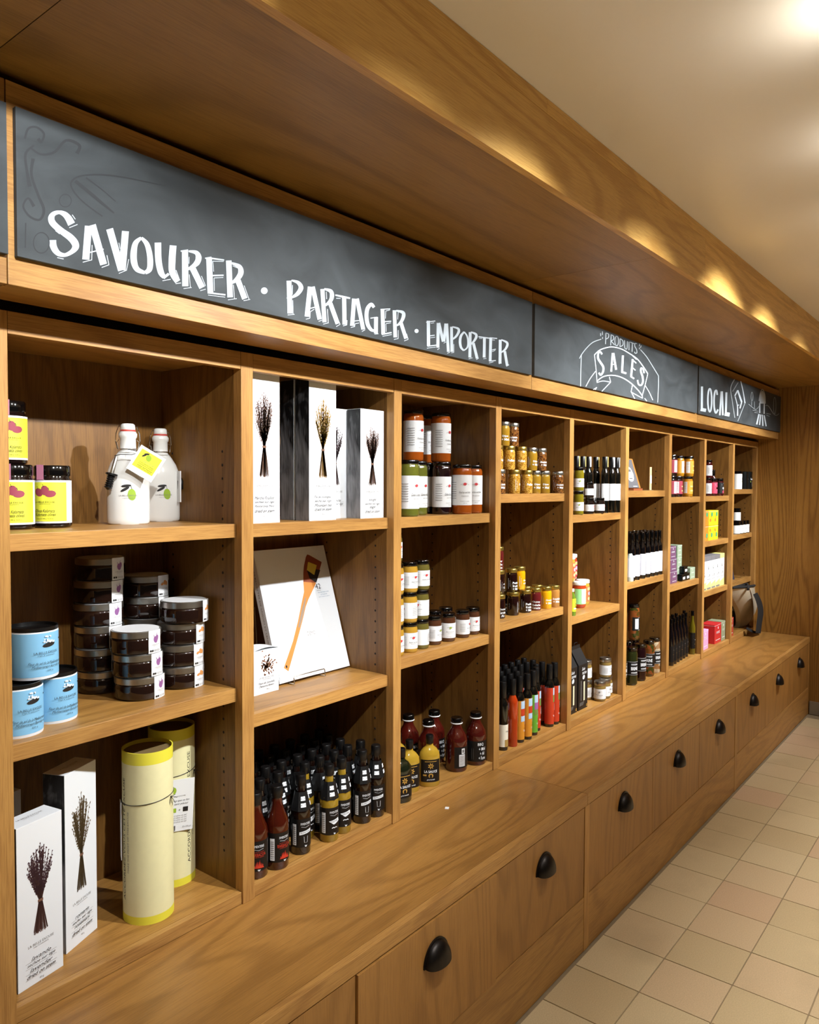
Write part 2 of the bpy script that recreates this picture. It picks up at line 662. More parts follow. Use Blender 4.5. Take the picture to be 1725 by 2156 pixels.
def smooth_pts(pts, ws, n=6):
    """Catmull-Rom through the points, widths follow"""
    if len(pts) < 3:
        return pts, ws
    P, Wd = [], []
    for i in range(len(pts) - 1):
        p0 = pts[max(0, i - 1)]; p1 = pts[i]; p2 = pts[i + 1]; p3 = pts[min(len(pts) - 1, i + 2)]
        for k in range(n):
            t = k / n
            q = []
            for d in (0, 1):
                q.append(0.5 * (2 * p1[d] + (p2[d] - p0[d]) * t + (2 * p0[d] - 5 * p1[d] + 4 * p2[d] - p3[d]) * t * t + (3 * p1[d] - p0[d] - 3 * p2[d] + p3[d]) * t ** 3))
            P.append(tuple(q)); Wd.append(ws[i] + (ws[i + 1] - ws[i]) * t)
    P.append(pts[-1]); Wd.append(ws[-1])
    return P, Wd


# ================================================================== SETTING
Y_POST, Y_BACK, Y_BASE = 1.412, 1.735, 1.067
Z_TOP, Z_CTR = 0.511, 0.511
X_END = 5.592
XR = [0.033, 0.624, 1.180, 1.732, 2.279, 2.830, 3.386, 3.939, 4.495, 5.050, 5.590]   # right edge of every upright
PW = 0.035
Z_BOT = 0.540
Z_RAIL0, Z_RAIL1 = 1.768, 1.808
Y_VAL, Z_VAL = 1.285, 1.823
Z_SOF, Y_FAS, Z_CEIL = 2.166, 0.832, 2.350

# floor
fl = MB().box(-2.6, X_END, -3.2, 1.10, -0.05, -0.004).build('floor', GROUT)
tag(fl, kind='structure')
TS = 0.2075
tme = MB()
tme.box(0.0017, TS - 0.0017, 0.0017, TS - 0.0017, -0.02, 0.0)
tile0 = tme.build('tile', TILE, fl, bevel=0.0012)
first = True
rest = MB()
for i in range(-24, 16):
    for j in range(0, 20):
        x0 = 2.377 + i * TS; y0 = 0.852 - j * TS
        if x0 + TS > X_END + 0.002:
            continue
        if x0 > 1.5 and y0 > -1.0:
            if first:
                o = tile0; first = False
            else:
                o = tile0.copy(); COL.objects.link(o); o.parent = fl
            o.location = (x0, y0, random.uniform(-0.0006, 0.0003))
        else:
            rest.box(x0 + 0.0017, x0 + TS - 0.0017, y0 + 0.0017, y0 + TS - 0.0017, -0.02, 0.0)
tag(rest.build('tile_field', TILE, fl), kind='stuff')

# ceiling, walls
tag(MB().box(-2.6, X_END, -3.2, Y_FAS + 0.9, Z_CEIL, Z_CEIL + 0.05).build('ceiling', CEIL_M), kind='structure')
tag(MB().box(X_END, X_END + 0.05, -3.2, 1.76, -0.05, Z_CEIL + 0.05).build('wall_right', OAK_WALL), kind='structure')
tag(MB().box(-2.6, X_END + 0.05, 1.76, 1.81, -0.05, Z_CEIL + 0.05).build('wall_back', PLASTER), kind='structure')
tag(MB().box(X_END - 0.010, X_END - 0.0005, -3.2, Y_BASE - 0.006, 0.0, 0.085).build('baseboard_right', mat('grey_baseboard', '#8d8478', 0.4)), kind='structure')

# bulkhead: soffit panels and fascia boards
trim1 = MB().box(-2.0, X_END - 0.001, Y_FAS + 0.02, 1.755, Z_SOF + 0.0015, Z_SOF + 0.018).build('trim_1', DARKGAP)
tag(trim1, 'dark wooden underside of the ceiling bulkhead', kind='structure')
for a, b in ((-2.0, 0.54), (0.5415, 2.20), (2.2015, 3.86), (3.8615, X_END - 0.001)):
    MB().box(a, b, Y_FAS + 0.018, 1.42, Z_SOF, Z_SOF + 0.0014).build('soffit_panel', OAK_SOF, trim1)
trim2 = MB().box(-2.0, X_END - 0.001, Y_FAS + 0.0185, Y_FAS + 0.03, Z_SOF + 0.0016, Z_CEIL - 0.0005).build('trim_2', DARKGAP)
tag(trim2, 'oak fascia of the ceiling bulkhead', kind='structure')
for a, b in ((-2.0, 0.30), (0.3008, 2.60), (2.6008, X_END - 0.001)):
    MB().box(a, b, Y_FAS, Y_FAS + 0.018, Z_SOF, Z_CEIL - 0.034).build('fascia_board', OAK_FAS, trim2)
for a, b in ((-2.0, 1.52), (1.5205, 3.55), (3.5507, X_END - 0.001)):
    MB().box(a, b, Y_FAS - 0.0006, Y_FAS + 0.018, Z_CEIL - 0.0338, Z_CEIL - 0.001).build('fascia_strip', OAK_FAS, trim2)

# valance boxes that carry the chalkboards
JX = [0.030, 0.590, 2.262, 3.936, X_END - 0.001]
VX = [0.030, 0.5695, 2.262, 3.936, X_END - 0.001]
for k in range(4):
    a, b = VX[k] + 0.001, VX[k + 1] - 0.001
    v = MB().box(a, b, Y_VAL + 0.018, 1.40, Z_VAL + 0.006, Z_VAL + 0.02).build('trim_%d' % (3 + k), OAK_X)
    tag(v, 'oak valance box section above the shelves', kind='structure')
    MB().box(a, b, Y_VAL, Y_VAL + 0.018, Z_VAL, 2.148).build('valance_front', OAK_LIPX, v, bevel=0.0008)
    MB().box(a, b, Y_VAL + 0.0205, 1.405, Z_VAL + 0.001, Z_VAL + 0.0055).build('valance_underside', OAK_X, v)
    MB().box(a, b, Y_VAL + 0.0185, 1.40, 2.12, 2.138).build('valance_top', OAK_X, v)

# ================================================================== FURNITURE
ROWS = {0: (1.410, 1.023), 1: (1.410, 1.023), 2: (1.408, 0.948), 3: (1.407, 0.985), 4: (1.473, 1.016), 5: (1.383, 0.962),
        6: (1.482, 1.049), 7: (1.446, 0.977), 8: (1.447, 1.181, 0.886), 9: (1.487, 1.192, 0.890)}
TH = 0.032
MODS = [(0, 0, (0, 0), 'left of the frame'), (1, 1, (1, 3), 'leftmost'), (2, 4, (4, 6), 'middle'), (3, 7, (7, 9), 'far right')]
MODLAB = {0: 'oak shelf bay cut off at the left edge of the photo',
          1: 'leftmost run of oak shelves, three bays, under the long chalkboard',
          2: 'middle run of oak shelves, three bays, under the arched banner chalkboard',
          3: 'far run of oak shelves, three bays, beside the panelled end wall'}
hole_me = None


def upright(parent, xr, holes=True):
    xl = xr - PW
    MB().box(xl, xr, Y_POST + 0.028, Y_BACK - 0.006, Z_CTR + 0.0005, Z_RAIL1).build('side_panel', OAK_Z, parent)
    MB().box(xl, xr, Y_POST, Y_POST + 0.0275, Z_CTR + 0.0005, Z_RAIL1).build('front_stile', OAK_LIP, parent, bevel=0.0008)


def pin_hole_discs(parent, x, zs):
    mb = MB()
    rnd = random.Random(int(x * 1000))
    T0 = Matrix.Rotation(-PI / 2, 4, 'Y')
    for y in (1.482, 1.683):
        z = 0.62
        while z < 1.60:
            if all(not (s - 0.05 < z < s + 0.01) for s in zs):
                mb.lathe([(0.0034, 0), (0.0029, 0.0004)], 8, T=Matrix.Translation((x, y, z)) @ T0)
            z += 0.032
    mb.build('pin_hole_discs', HOLE_SHADE, parent)['kind'] = 'stuff'


for mi, (k, b0, (ba, bb), _) in enumerate(MODS):
    u = empty('shelf_unit', (0, 0, 0))
    tag(u, MODLAB[k], 'shelf unit', 'runs of built-in oak shelves')
    if k == 0:
        upright(u, XR[0])
    bays = [0] if k == 0 else list(range(ba, bb + 1))
    xl_all = XR[bays[0]] - (PW if k == 0 else 0) + (0.0005 if k else 0)
    xr_all = XR[bays[-1] + 1]
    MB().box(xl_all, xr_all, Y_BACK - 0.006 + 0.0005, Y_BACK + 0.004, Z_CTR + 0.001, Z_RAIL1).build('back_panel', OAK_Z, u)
    for b in bays:
        xl, xr = XR[b], XR[b + 1] - PW
        upright(u, XR[b + 1])
        e = 0.0008
        MB().box(xl + e, xr - e, Y_POST + 0.0005, Y_POST + 0.02, Z_RAIL0, Z_RAIL1).build('header_rail', OAK_LIPX, u, bevel=0.0006)
        MB().box(xl + e, xr - e, Y_POST + 0.0205, Y_BACK - 0.007, Z_RAIL0 + 0.022, Z_RAIL1).build('top_board', OAK_X, u)
        MB().box(xl + e, xr - e, Y_POST + 0.004, Y_POST + 0.02, Z_CTR + 0.001, Z_BOT).build('bottom_rail', OAK_LIPX, u, bevel=0.0008)
        MB().box(xl + e, xr - e, Y_POST + 0.0205, Y_BACK - 0.007, Z_BOT - 0.018, Z_BOT).build('bottom_board', OAK_X, u)
        for z in ROWS[b]:
            s = MB().box(xl + 0.0015, xr - 0.0015, Y_POST + 0.04, Y_BACK - 0.008, z - TH, z).build('shelf', OAK_X, u)
            MB().box(xl + 0.0015, xr - 0.0015, Y_POST + 0.02, Y_POST + 0.0398, z - TH, z).build('shelf_edge', OAK_LIPX, s, bevel=0.001)
        if b:
            pin_hole_discs(u, xr - 0.0002, ROWS[b])

# drawer bases and worktops
SX = [(0.033, 0.586), (0.622, 2.246), (2.282, 3.905), (3.942, 5.560)]      # clear width between stiles
LABB = {0: 'oak drawer base cut off at the left edge of the photo',
        1: 'nearest oak drawer base, one drawer standing slightly proud',
        2: 'middle oak drawer base with three dark cup handles',
        3: 'farthest oak drawer base against the panelled end wall'}
SLAB = {0: 'oak worktop slab cut off at the left edge', 1: 'nearest oak worktop slab on the drawer base',
        2: 'middle oak worktop slab on the drawer base', 3: 'farthest oak worktop slab meeting the end wall'}
DRAW = {0: [(0.0345, 0.5845)], 1: [(0.6235, 1.1630), (1.1655, 1.7100), (1.7130, 2.2445)],
        2: [(2.2835, 2.8290), (2.8310, 3.3690), (3.3720, 3.9035)], 3: [(3.9435, 4.4810), (4.4835, 5.0200), (5.0225, 5.5585)]}


def cup_handle():
    """half-round cup pull, flange plate and hood"""
    mb = MB()
    a, hh, dp = 0.045, 0.050, 0.027

    def fn(u, v):
        t, q = PI * u, (PI / 2) * v
        return (-a * math.cos(t), -0.004 - dp * math.sin(t) ** 0.8 * math.sin(q), hh * math.sin(t) * math.cos(q) - 0.004 * math.sin(t) * v)

    def fi(u, v):
        t, q = PI * (1 - u), (PI / 2) * v
        return (-(a - 0.002) * math.cos(t), -0.004 - (dp - 0.002) * math.sin(t) ** 0.8 * math.sin(q), (hh - 0.002) * math.sin(t) * math.cos(q) - 0.004 * math.sin(t) * v)
    mb.grid(fn, 24, 10)
    mb.grid(fi, 24, 10)
    # flange
    P = [(-a * 1.08 * math.cos(PI * i / 22), hh * 1.09 * math.sin(PI * i / 22)) for i in range(23)]
    front = [(x, -0.0042, z) for x, z in P]; back = [(x, -0.0002, z) for x, z in P]
    mb.face(front); mb.face(back[::-1])
    for i in range(22):
        mb.face([back[i], back[i + 1], front[i + 1], front[i]])
    mb.face([back[0], front[0], front[-1], back[-1]])
    return mb


hand0 = None
for k in range(4):
    cab = empty('drawer_base', (0, 0, 0))
    tag(cab, LABB[k], 'drawer base', 'runs of oak drawer bases')
    xa, xb = SX[k]
    xe = SX[k + 1][0] - 0.001 if k < 3 else X_END - 0.0115
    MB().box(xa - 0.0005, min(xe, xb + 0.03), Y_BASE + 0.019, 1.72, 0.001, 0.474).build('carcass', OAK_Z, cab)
    MB().box(xa - 0.0005, xb - 0.0005, Y_BASE + 0.001, Y_BASE + 0.0185, 0.001, 0.1785).build('plinth', OAK_LIPX, cab, bevel=0.0008)
    MB().box(xb, xe, Y_BASE, Y_BASE + 0.0185, 0.001, 0.4735).build('stile', OAK_LIP, cab, bevel=0.0008)
    for i, (a, b) in enumerate(DRAW[k]):
        yo = Y_BASE - 0.004 if (k == 1 and i == 1) else Y_BASE + 0.002
        d = MB().box(a, b, yo, yo + 0.018, 0.181, 0.4715).build('drawer', OAK_DRW, cab, bevel=0.0008)
        xc = (a + b) / 2
        if hand0 is None:
            hand0 = cup_handle().build('cup_handle', BRONZE, d, smooth=50)
            h = hand0
        else:
            h = hand0.copy(); COL.objects.link(h); h.parent = d
        h.location = (xc, yo, 0.372)
    wa = JX[k] + 0.002 if k else 0.0
    wb = JX[k + 1] + 0.0005 if k < 3 else X_END - 0.0012
    wt = MB().box(wa, wb, Y_BASE + 0.02, 1.73, 0.4745, Z_CTR).build('worktop', OAK_TOP)
    MB().box(wa, wb, Y_BASE, Y_BASE + 0.0198, 0.4745, Z_CTR).build('worktop_edge', OAK_LIPX, wt, bevel=0.001)
    tag(wt, SLAB[k], 'worktop', 'oak worktop slabs')

# ================================================================== CHALKBOARDS
Y_CB = Y_VAL - 0.011
BX = [(0.040, 0.5665), (0.5805, 2.2425), (2.2605, 3.899), (3.918, X_END - 0.003)]
BL = ['chalkboard cut off at the left edge of the photo',
      'long chalkboard lettered SAVOURER PARTAGER EMPORTER in white',
      'chalkboard with an arched PRODUITS SALES banner drawn in chalk',
      'chalkboard lettered LOCAL with a small barn drawing']
boards = []
for (a, b), lb in zip(BX, BL):
    o = MB().box(a, b, Y_CB, Y_VAL - 0.0005, 1.868, 2.106).build('chalkboard', BOARD, bevel=0.0006)
    tag(o, lb, 'chalkboard', 'chalkboards on the valance')
    boards.append(o)
BMAP = flat_map((0, Y_CB, 0), (1, 0, 0), (0, 0, 1), (0, -1, 0))


class Chalk:
    """strokes traced in a photo crop (origin, zoom) and laid on the board plane"""
    def __init__(self, parent, name, ox, oy, zoom):
        self.p = Print(BMAP, 0.0003); self.p.step = 0.000015
        self.ox, self.oy, self.z, self.parent, self.name = ox, oy, zoom, parent, name

    def pt(self, u, v):
        q = at_y(self.ox + u / self.z, self.oy + v / self.z, Y_CB)
        return (q.x, q.z)

    def s(self, pts, wd, m=None):
        m = m or CHALK
        if not isinstance(wd, (list, tuple)):
            wd = [wd] * len(pts)
        pts, wd = smooth_pts(pts, wd)
        L_, R_ = [], []
        for k, (x, y) in enumerate(pts):
            a = pts[max(0, k - 1)]; b = pts[min(len(pts) - 1, k + 1)]
            dx, dy = b[0] - a[0], b[1] - a[1]
            l = math.hypot(dx, dy) or 1
            px, py = -dy / l * wd[k] / 2, dx / l * wd[k] / 2
            L_.append(self.pt(x + px, y + py)); R_.append(self.pt(x - px, y - py))
        o = self.p._o(); i = self.p._m(m); mb = self.p.mb; n = len(mb.V)
        for l, r in zip(L_, R_):
            mb.V.append(BMAP(l[0], l[1], o)); mb.V.append(BMAP(r[0], r[1], o))
        for k in range(len(pts) - 1):
            a = n + 2 * k
            mb.F.append((a, a + 1, a + 3, a + 2)); mb.I.append(i)

    def many(self, lst, wd, m=None):
        for q in lst:
            self.s(q, wd, m)

    def ring(self, x, y, a, b, wd, m=None, n=20):
        self.s([(x + a * math.cos(2 * PI * k / n), y + b * math.sin(2 * PI * k / n)) for k in range(n + 1)], wd, m)

    def dot(self, x, y, r):
        o = self.p._o()
        P = [self.pt(x + r * math.cos(2 * PI * k / 20), y + r * math.sin(2 * PI * k / 20)) for k in range(20)]
        self.p.mb.face([BMAP(a, b, o) for a, b in P], self.p._m(CHALK))

    def done(self):
        return self.p.build(self.name, self.parent)


B1, B2, B3 = boards[1], boards[2], boards[3]
c = Chalk(B1, 'erased_drawing', 0, 0, 2.875)
c.s([(205, 880), (155, 930), (160, 1020), (180, 1130)], [12, 16, 16, 26], GHOST)
c.s([(200, 960), (190, 1060), (230, 1180), (265, 1270), (240, 1330), (180, 1310), (140, 1250), (170, 1200), (205, 1250)], [22, 16, 16, 18, 14, 12, 12, 12, 20], GHOST)
c.s([(190, 900), (250, 935), (330, 920), (400, 850), (480, 880), (465, 930)], [12, 12, 16, 16, 18, 24], GHOST)
c.s([(1000, 1125), (700, 1065), (520, 1060), (440, 1090), (435, 1140), (500, 1220), (620, 1310)], [4, 9, 9, 12, 10, 8, 8], GHOST)
c.s([(455, 1095), (570, 1190), (690, 1290)], [20, 20, 8], GHOST)
c.s([(520, 1075), (620, 1150), (700, 1220)], [8, 6, 4], GHOST)
c.ring(395, 1215, 36, 38, 5, GHOST); c.ring(250, 1470, 48, 62, 6, GHOST)
c.s([(150, 840), (170, 780), (220, 770), (265, 810), (250, 860), (230, 840)], [14, 14, 12, 14, 14, 22], GHOST)
c.s([(155, 1350), (152, 1500)], 8, GHOST)
c.done()

c = Chalk(B1, 'word_savourer', 90, 420, 7.1875)
c.s([(435, 375), (390, 290), (330, 225), (250, 195), (170, 215), (130, 270), (140, 340), (200, 410), (300, 490), (410, 570), (480, 650), (495, 720), (440, 790), (340, 840), (250, 825), (190, 770), (155, 690), (150, 615)],
    [115, 105, 85, 55, 70, 95, 100, 95, 95, 105, 110, 105, 70, 55, 75, 95, 105, 105])
c.many([[(445, 232), (492, 300)], [(400, 428), (525, 378)], [(218, 880), (315, 902)], [(190, 470), (255, 522)]], 12)
c.s([(690, 400), (650, 910)], 108); c.s([(750, 385), (920, 985)], 106); c.s([(615, 825), (920, 752)], 18)
c.many([[(745, 690), (740, 920)], [(605, 950), (740, 915)], [(970, 845), (1000, 990)], [(890, 1030), (1000, 990)]], 12)
c.s([(1010, 445), (1190, 1075)], 106); c.s([(1250, 480), (1200, 1070)], 106)
c.many([[(1150, 655), (1168, 745)], [(1300, 905), (1265, 1075)], [(1150, 1120), (1270, 1070)]], 10)
c.s([(1490, 580), (1405, 660), (1375, 800), (1380, 950), (1430, 1060), (1545, 1110)], [40, 80, 98, 98, 80, 45])
c.s([(1490, 580), (1570, 670), (1610, 800), (1625, 950), (1610, 1060), (1545, 1112)], [40, 75, 85, 90, 85, 50])
c.ox, c.oy, c.z = 310, 480, 6.635
c.s([(147, 205), (155, 450), (190, 620), (240, 690)], [92, 90, 85, 55]); c.s([(225, 700), (300, 640)], 36)
c.s([(360, 245), (345, 450), (350, 620), (425, 750)], [95, 98, 92, 80])
c.many([[(212, 738), (325, 718)], [(400, 590), (445, 715)], [(395, 780), (470, 768)]], 10)
c.s([(525, 315), (530, 815)], 88); c.s([(465, 325), (570, 310)], 20)
c.s([(575, 325), (680, 345), (715, 410), (690, 490), (600, 560), (500, 590)], [22, 60, 85, 80, 45, 22]); c.s([(625, 550), (765, 835)], 85)
c.many([[(583, 405), (580, 500)], [(585, 650), (600, 835)], [(505, 848), (618, 832)], [(755, 672), (812, 810)], [(738, 878), (815, 855)]], 9)
c.s([(860, 415), (880, 905)], 82); c.s([(805, 425), (895, 410)], 18); c.s([(895, 425), (1072, 450)], 22); c.s([(830, 668), (1065, 662)], 20); c.s([(840, 905), (1090, 935)], 22)
c.many([[(912, 465), (1065, 470)], [(912, 465), (925, 610)], [(930, 700), (1060, 692)], [(930, 700), (935, 880)], [(848, 938), (1085, 968)]], 9)
c.s([(1135, 455), (1155, 970)], 80); c.s([(1175, 490), (1280, 540), (1305, 610), (1280, 680), (1200, 755), (1115, 770)], [25, 65, 80, 75, 45, 20]); c.s([(1260, 725), (1360, 990)], 80)
c.many([[(1190, 530), (1255, 560)], [(1200, 795), (1215, 995)], [(1125, 1005), (1248, 988)], [(1350, 805), (1420, 1000)], [(1342, 1018), (1435, 998)]], 9)
c.done()
c = Chalk(B1, 'chalk_dot', 310, 480, 6.635); c.dot(1635, 877, 47); c.done()

c = Chalk(B1, 'word_partager', 590, 570, 5.948)
c.s([(110, 125), (122, 535)], 62); c.s([(140, 120), (225, 150), (260, 215), (215, 290), (140, 335), (80, 342)], [15, 45, 62, 50, 25, 10])
c.s([(375, 200), (335, 575)], 60); c.s([(405, 200), (495, 610)], 56); c.s([(325, 485), (480, 445)], 13)
c.s([(528, 230), (555, 645)], 52); c.s([(550, 228), (630, 255), (648, 310), (630, 375), (570, 430), (520, 450)], [20, 48, 55, 48, 28, 12]); c.s([(625, 405), (720, 665)], 55)
c.s([(690, 305), (780, 325), (875, 345)], [18, 26, 20]); c.s([(800, 330), (805, 675)], 52)
c.s([(925, 350), (900, 690)], 52); c.s([(960, 350), (1040, 735)], 50); c.s([(905, 632), (1025, 620)], 11)
c.s([(1175, 460), (1140, 422), (1095, 470), (1080, 560), (1095, 670), (1140, 740), (1185, 750)], [35, 45, 50, 50, 50, 40, 25]); c.s([(1200, 580), (1198, 785)], 50); c.s([(1130, 595), (1215, 582)], 12)
c.s([(1280, 480), (1290, 795)], 48); c.s([(1255, 485), (1378, 478)], 13); c.s([(1270, 642), (1390, 632)], 14); c.s([(1270, 798), (1395, 775)], 17)
c.s([(1430, 495), (1440, 835)], 46); c.s([(1450, 500), (1530, 520), (1545, 560), (1520, 630), (1470, 680), (1415, 692)], [18, 40, 48, 40, 25, 10]); c.s([(1510, 650), (1575, 850)], 46)
c.many([[(153, 180), (150, 300)], [(155, 370), (160, 540)], [(92, 555), (178, 546)], [(425, 482), (375, 515)], [(375, 515), (370, 595)], [(370, 595), (320, 607)], [(480, 635), (522, 620)],
        [(575, 265), (580, 355)], [(590, 480), (600, 655)], [(537, 670), (605, 652)], [(735, 640), (748, 672)], [(748, 672), (700, 700)], [(700, 345), (755, 348)], [(835, 620), (832, 680)], [(832, 680), (785, 692)],
        [(985, 655), (935, 665)], [(935, 665), (930, 700)], [(930, 700), (882, 712)], [(1022, 762), (1062, 738)], [(1178, 795), (1228, 790)], [(1320, 505), (1372, 492)], [(1320, 505), (1315, 600)], [(1320, 665), (1385, 652)],
        [(1320, 665), (1325, 765)], [(1280, 822), (1395, 800)], [(1475, 520), (1468, 610)], [(1475, 745), (1475, 850)], [(1475, 850), (1422, 862)], [(1580, 790), (1600, 860)], [(1600, 860), (1550, 880)]], 8)
c.done()
c = Chalk(B1, 'chalk_dot', 590, 570, 5.948); c.dot(1708, 755, 26); c.done()

c = Chalk(B1, 'word_emporter', 860, 650, 7.5)
c.s([(315, 190), (318, 590)], 52); c.s([(280, 215), (425, 193)], 15); c.s([(330, 430), (415, 418)], 15); c.s([(300, 592), (445, 575)], 17)
c.s([(470, 225), (465, 615)], 48); c.s([(480, 225), (550, 520)], 46); c.s([(590, 235), (560, 520)], 44); c.s([(605, 235), (630, 680)], 44)
c.s([(680, 285), (685, 680)], 45); c.s([(690, 285), (780, 312), (795, 360), (750, 440), (670, 500)], [15, 35, 42, 35, 20])
c.s([(880, 365), (830, 430), (815, 520), (830, 610), (875, 660)], [25, 40, 42, 38, 25]); c.s([(880, 365), (925, 430), (942, 520), (930, 610), (875, 660)], [20, 25, 28, 25, 18])
c.s([(975, 370), (970, 770)], 46); c.s([(985, 368), (1060, 400), (1070, 450), (1020, 530), (945, 590)], [18, 38, 42, 32, 18]); c.s([(1025, 545), (1085, 785)], 45)
c.s([(1105, 442), (1290, 468)], 18); c.s([(1200, 455), (1195, 770)], 45)
c.s([(1300, 455), (1290, 830)], 44); c.s([(1290, 460), (1400, 470)], 15); c.s([(1290, 660), (1380, 638)], 13); c.s([(1275, 828), (1380, 818)], 15)
c.s([(1450, 490), (1445, 865)], 46); c.s([(1465, 490), (1550, 530), (1560, 580), (1520, 650), (1440, 705)], [18, 36, 40, 32, 16]); c.s([(1520, 670), (1560, 900)], 42)
c.many([[(350, 232), (405, 222)], [(345, 460), (420, 450)], [(290, 625), (430, 605)], [(455, 648), (490, 625)], [(555, 545), (595, 525)], [(612, 705), (655, 685)], [(715, 560), (715, 690)], [(715, 690), (675, 697)],
        [(950, 792), (1012, 775)], [(1070, 805), (1108, 780)], [(1115, 468), (1165, 470)], [(1180, 792), (1230, 785)], [(1310, 490), (1362, 495)], [(1320, 680), (1370, 655)], [(1270, 858), (1340, 840)], [(1425, 870), (1470, 860)], [(1545, 912), (1588, 885)]], 9)
c.done()

c = Chalk(B2, 'arched_banner', 1210, 680, 9.079)
c.many([[(95, 680), (130, 610), (230, 480), (350, 370), (510, 310)], [(130, 610), (120, 900), (115, 1215)], [(1260, 510), (1380, 650), (1500, 840), (1605, 1010)], [(1605, 1010), (1605, 1200), (1590, 1520)]], 15, CHALKT)
c.many([[(380, 610), (480, 520), (620, 470), (740, 460), (900, 500), (1060, 590), (1200, 690), (1310, 830), (1400, 970)], [(430, 1110), (540, 1030), (680, 1000), (820, 1015), (960, 1070), (1100, 1170), (1220, 1290), (1300, 1400)]], 20)
c.many([[(380, 610), (410, 880), (430, 1135)], [(1400, 970), (1350, 1180), (1290, 1400)], [(425, 1140), (540, 1110), (690, 1130)], [(690, 1130), (520, 1310)], [(665, 1030), (690, 1130)], [(405, 920), (300, 1060), (215, 1215)],
        [(360, 1275), (425, 1230)], [(425, 1230), (395, 1280)], [(1105, 1190), (1080, 1320)], [(1080, 1320), (1300, 1440)], [(1090, 1330), (1150, 1450)], [(1300, 1440), (1290, 1380)], [(1350, 1195), (1430, 1330), (1495, 1475)], [(1340, 1440), (1380, 1495)]], 15)
c.done()
c = Chalk(B2, 'word_sales', 1210, 680, 9.079)
c.s([(525, 600), (490, 550), (452, 590), (452, 680), (500, 760), (548, 840), (545, 930), (500, 995), (465, 950)], [36, 30, 34, 40, 42, 42, 38, 34, 36])
c.s([(728, 575), (700, 930)], 36); c.s([(742, 575), (795, 895)], 40); c.s([(710, 800), (775, 785)], 13)
c.s([(925, 620), (908, 935)], 40); c.s([(895, 935), (990, 965)], 36)
c.s([(1112, 690), (1082, 1020)], 38); c.s([(1110, 705), (1180, 770)], 22); c.s([(1100, 850), (1165, 905)], 20); c.s([(1070, 1020), (1140, 1065)], 28); c.s([(1110, 630), (1185, 700)], 16)
c.s([(1330, 960), (1310, 885), (1272, 865), (1268, 930), (1300, 1030), (1305, 1130), (1270, 1190), (1222, 1170), (1205, 1090)], [32, 28, 30, 34, 38, 36, 30, 30, 28])
c.done()
c = Chalk(B2, 'word_produits', 1210, 680, 9.079)
c.many([[(600, 190), (592, 405)], [(600, 190), (650, 215), (645, 280), (595, 310)], [(700, 220), (690, 430)], [(700, 225), (745, 255), (740, 320), (695, 340)], [(695, 340), (765, 420)], [(870, 300), (868, 455)],
        [(870, 300), (920, 340), (925, 420), (868, 455)], [(955, 330), (960, 470), (990, 500), (1005, 470), (1010, 350)], [(1040, 360), (1040, 520)], [(1060, 365), (1150, 400)], [(1105, 385), (1100, 550)],
        [(1190, 400), (1160, 390), (1150, 440), (1185, 510), (1190, 570), (1160, 580), (1145, 550)], [(535, 160), (530, 230)], [(495, 195), (500, 250)], [(535, 270), (535, 305)], [(1245, 395), (1238, 445)], [(1275, 430), (1258, 475)], [(1240, 470), (1240, 500)]], 14, CHALKT)
c.ring(805, 345, 36, 92, 13, CHALKT)
c.done()

c = Chalk(B3, 'word_local', 1465, 780, 9.324)
c.s([(125, 315), (122, 770)], 42); c.s([(98, 762), (205, 785)], 66)
c.ring(278, 585, 38, 225, 32)
c.s([(425, 480), (410, 395), (380, 420), (362, 550), (365, 720), (395, 835), (440, 765)], 33)
c.s([(507, 410), (475, 880)], 34); c.s([(520, 410), (535, 880)], 36); c.s([(490, 660), (535, 660)], 15)
c.s([(605, 430), (592, 860)], 38); c.s([(570, 850), (668, 868)], 78)
c.done()
c = Chalk(B3, 'diamond_drawing', 1465, 780, 9.324)
c.many([[(770, 165), (690, 340), (720, 600), (770, 930)], [(970, 640), (830, 995)]], 13, CHALKT)
c.s([(885, 205), (930, 400), (970, 640)], [16, 18, 26])
c.s([(770, 500), (825, 390)], 22); c.s([(825, 390), (905, 620)], 34); c.s([(905, 620), (870, 745)], 24)
c.s([(775, 510), (820, 690), (825, 890)], [16, 16, 26]); c.s([(815, 690), (855, 675)], 14)
for i in range(7):
    c.s([(722 + i * 16, 408 - i * 25), (745 + i * 15, 395 - i * 26)], 9, CHALKT)
c.done()
c = Chalk(B3, 'barn_drawing', 1465, 780, 9.324)
c.s([(1310, 400), (1310, 460)], [20, 80]); c.s([(1310, 460), (1308, 650)], [88, 108])
c.s([(1245, 600), (1270, 440), (1315, 370), (1360, 480), (1368, 650)], 14)
c.s([(1260, 640), (1258, 835)], 24); c.s([(1350, 650), (1345, 850)], 24)
c.s([(1245, 855), (1200, 1060)], 30); c.s([(1278, 865), (1255, 1070)], 24); c.s([(1310, 870), (1322, 1090)], 24); c.s([(1345, 880), (1385, 1095)], 24)
c.s([(1040, 660), (1110, 720), (1185, 765), (1250, 695)], 9, CHALKT); c.s([(1370, 690), (1430, 700), (1530, 850), (1590, 880), (1640, 845)], 10, CHALKT)
c.ring(1107, 510, 19, 85, 8, CHALKT); c.ring(1553, 690, 24, 165, 8, CHALKT)
c.many([[(1100, 600), (1100, 700)], [(1155, 610), (1155, 740)], [(1120, 780), (1225, 800)], [(1155, 825), (1225, 832)], [(1390, 845), (1475, 860)], [(1390, 880), (1450, 900)]], 8, CHALKT)
c.done()

# ================================================================== LAMPS (outside the frame, on the ceiling)


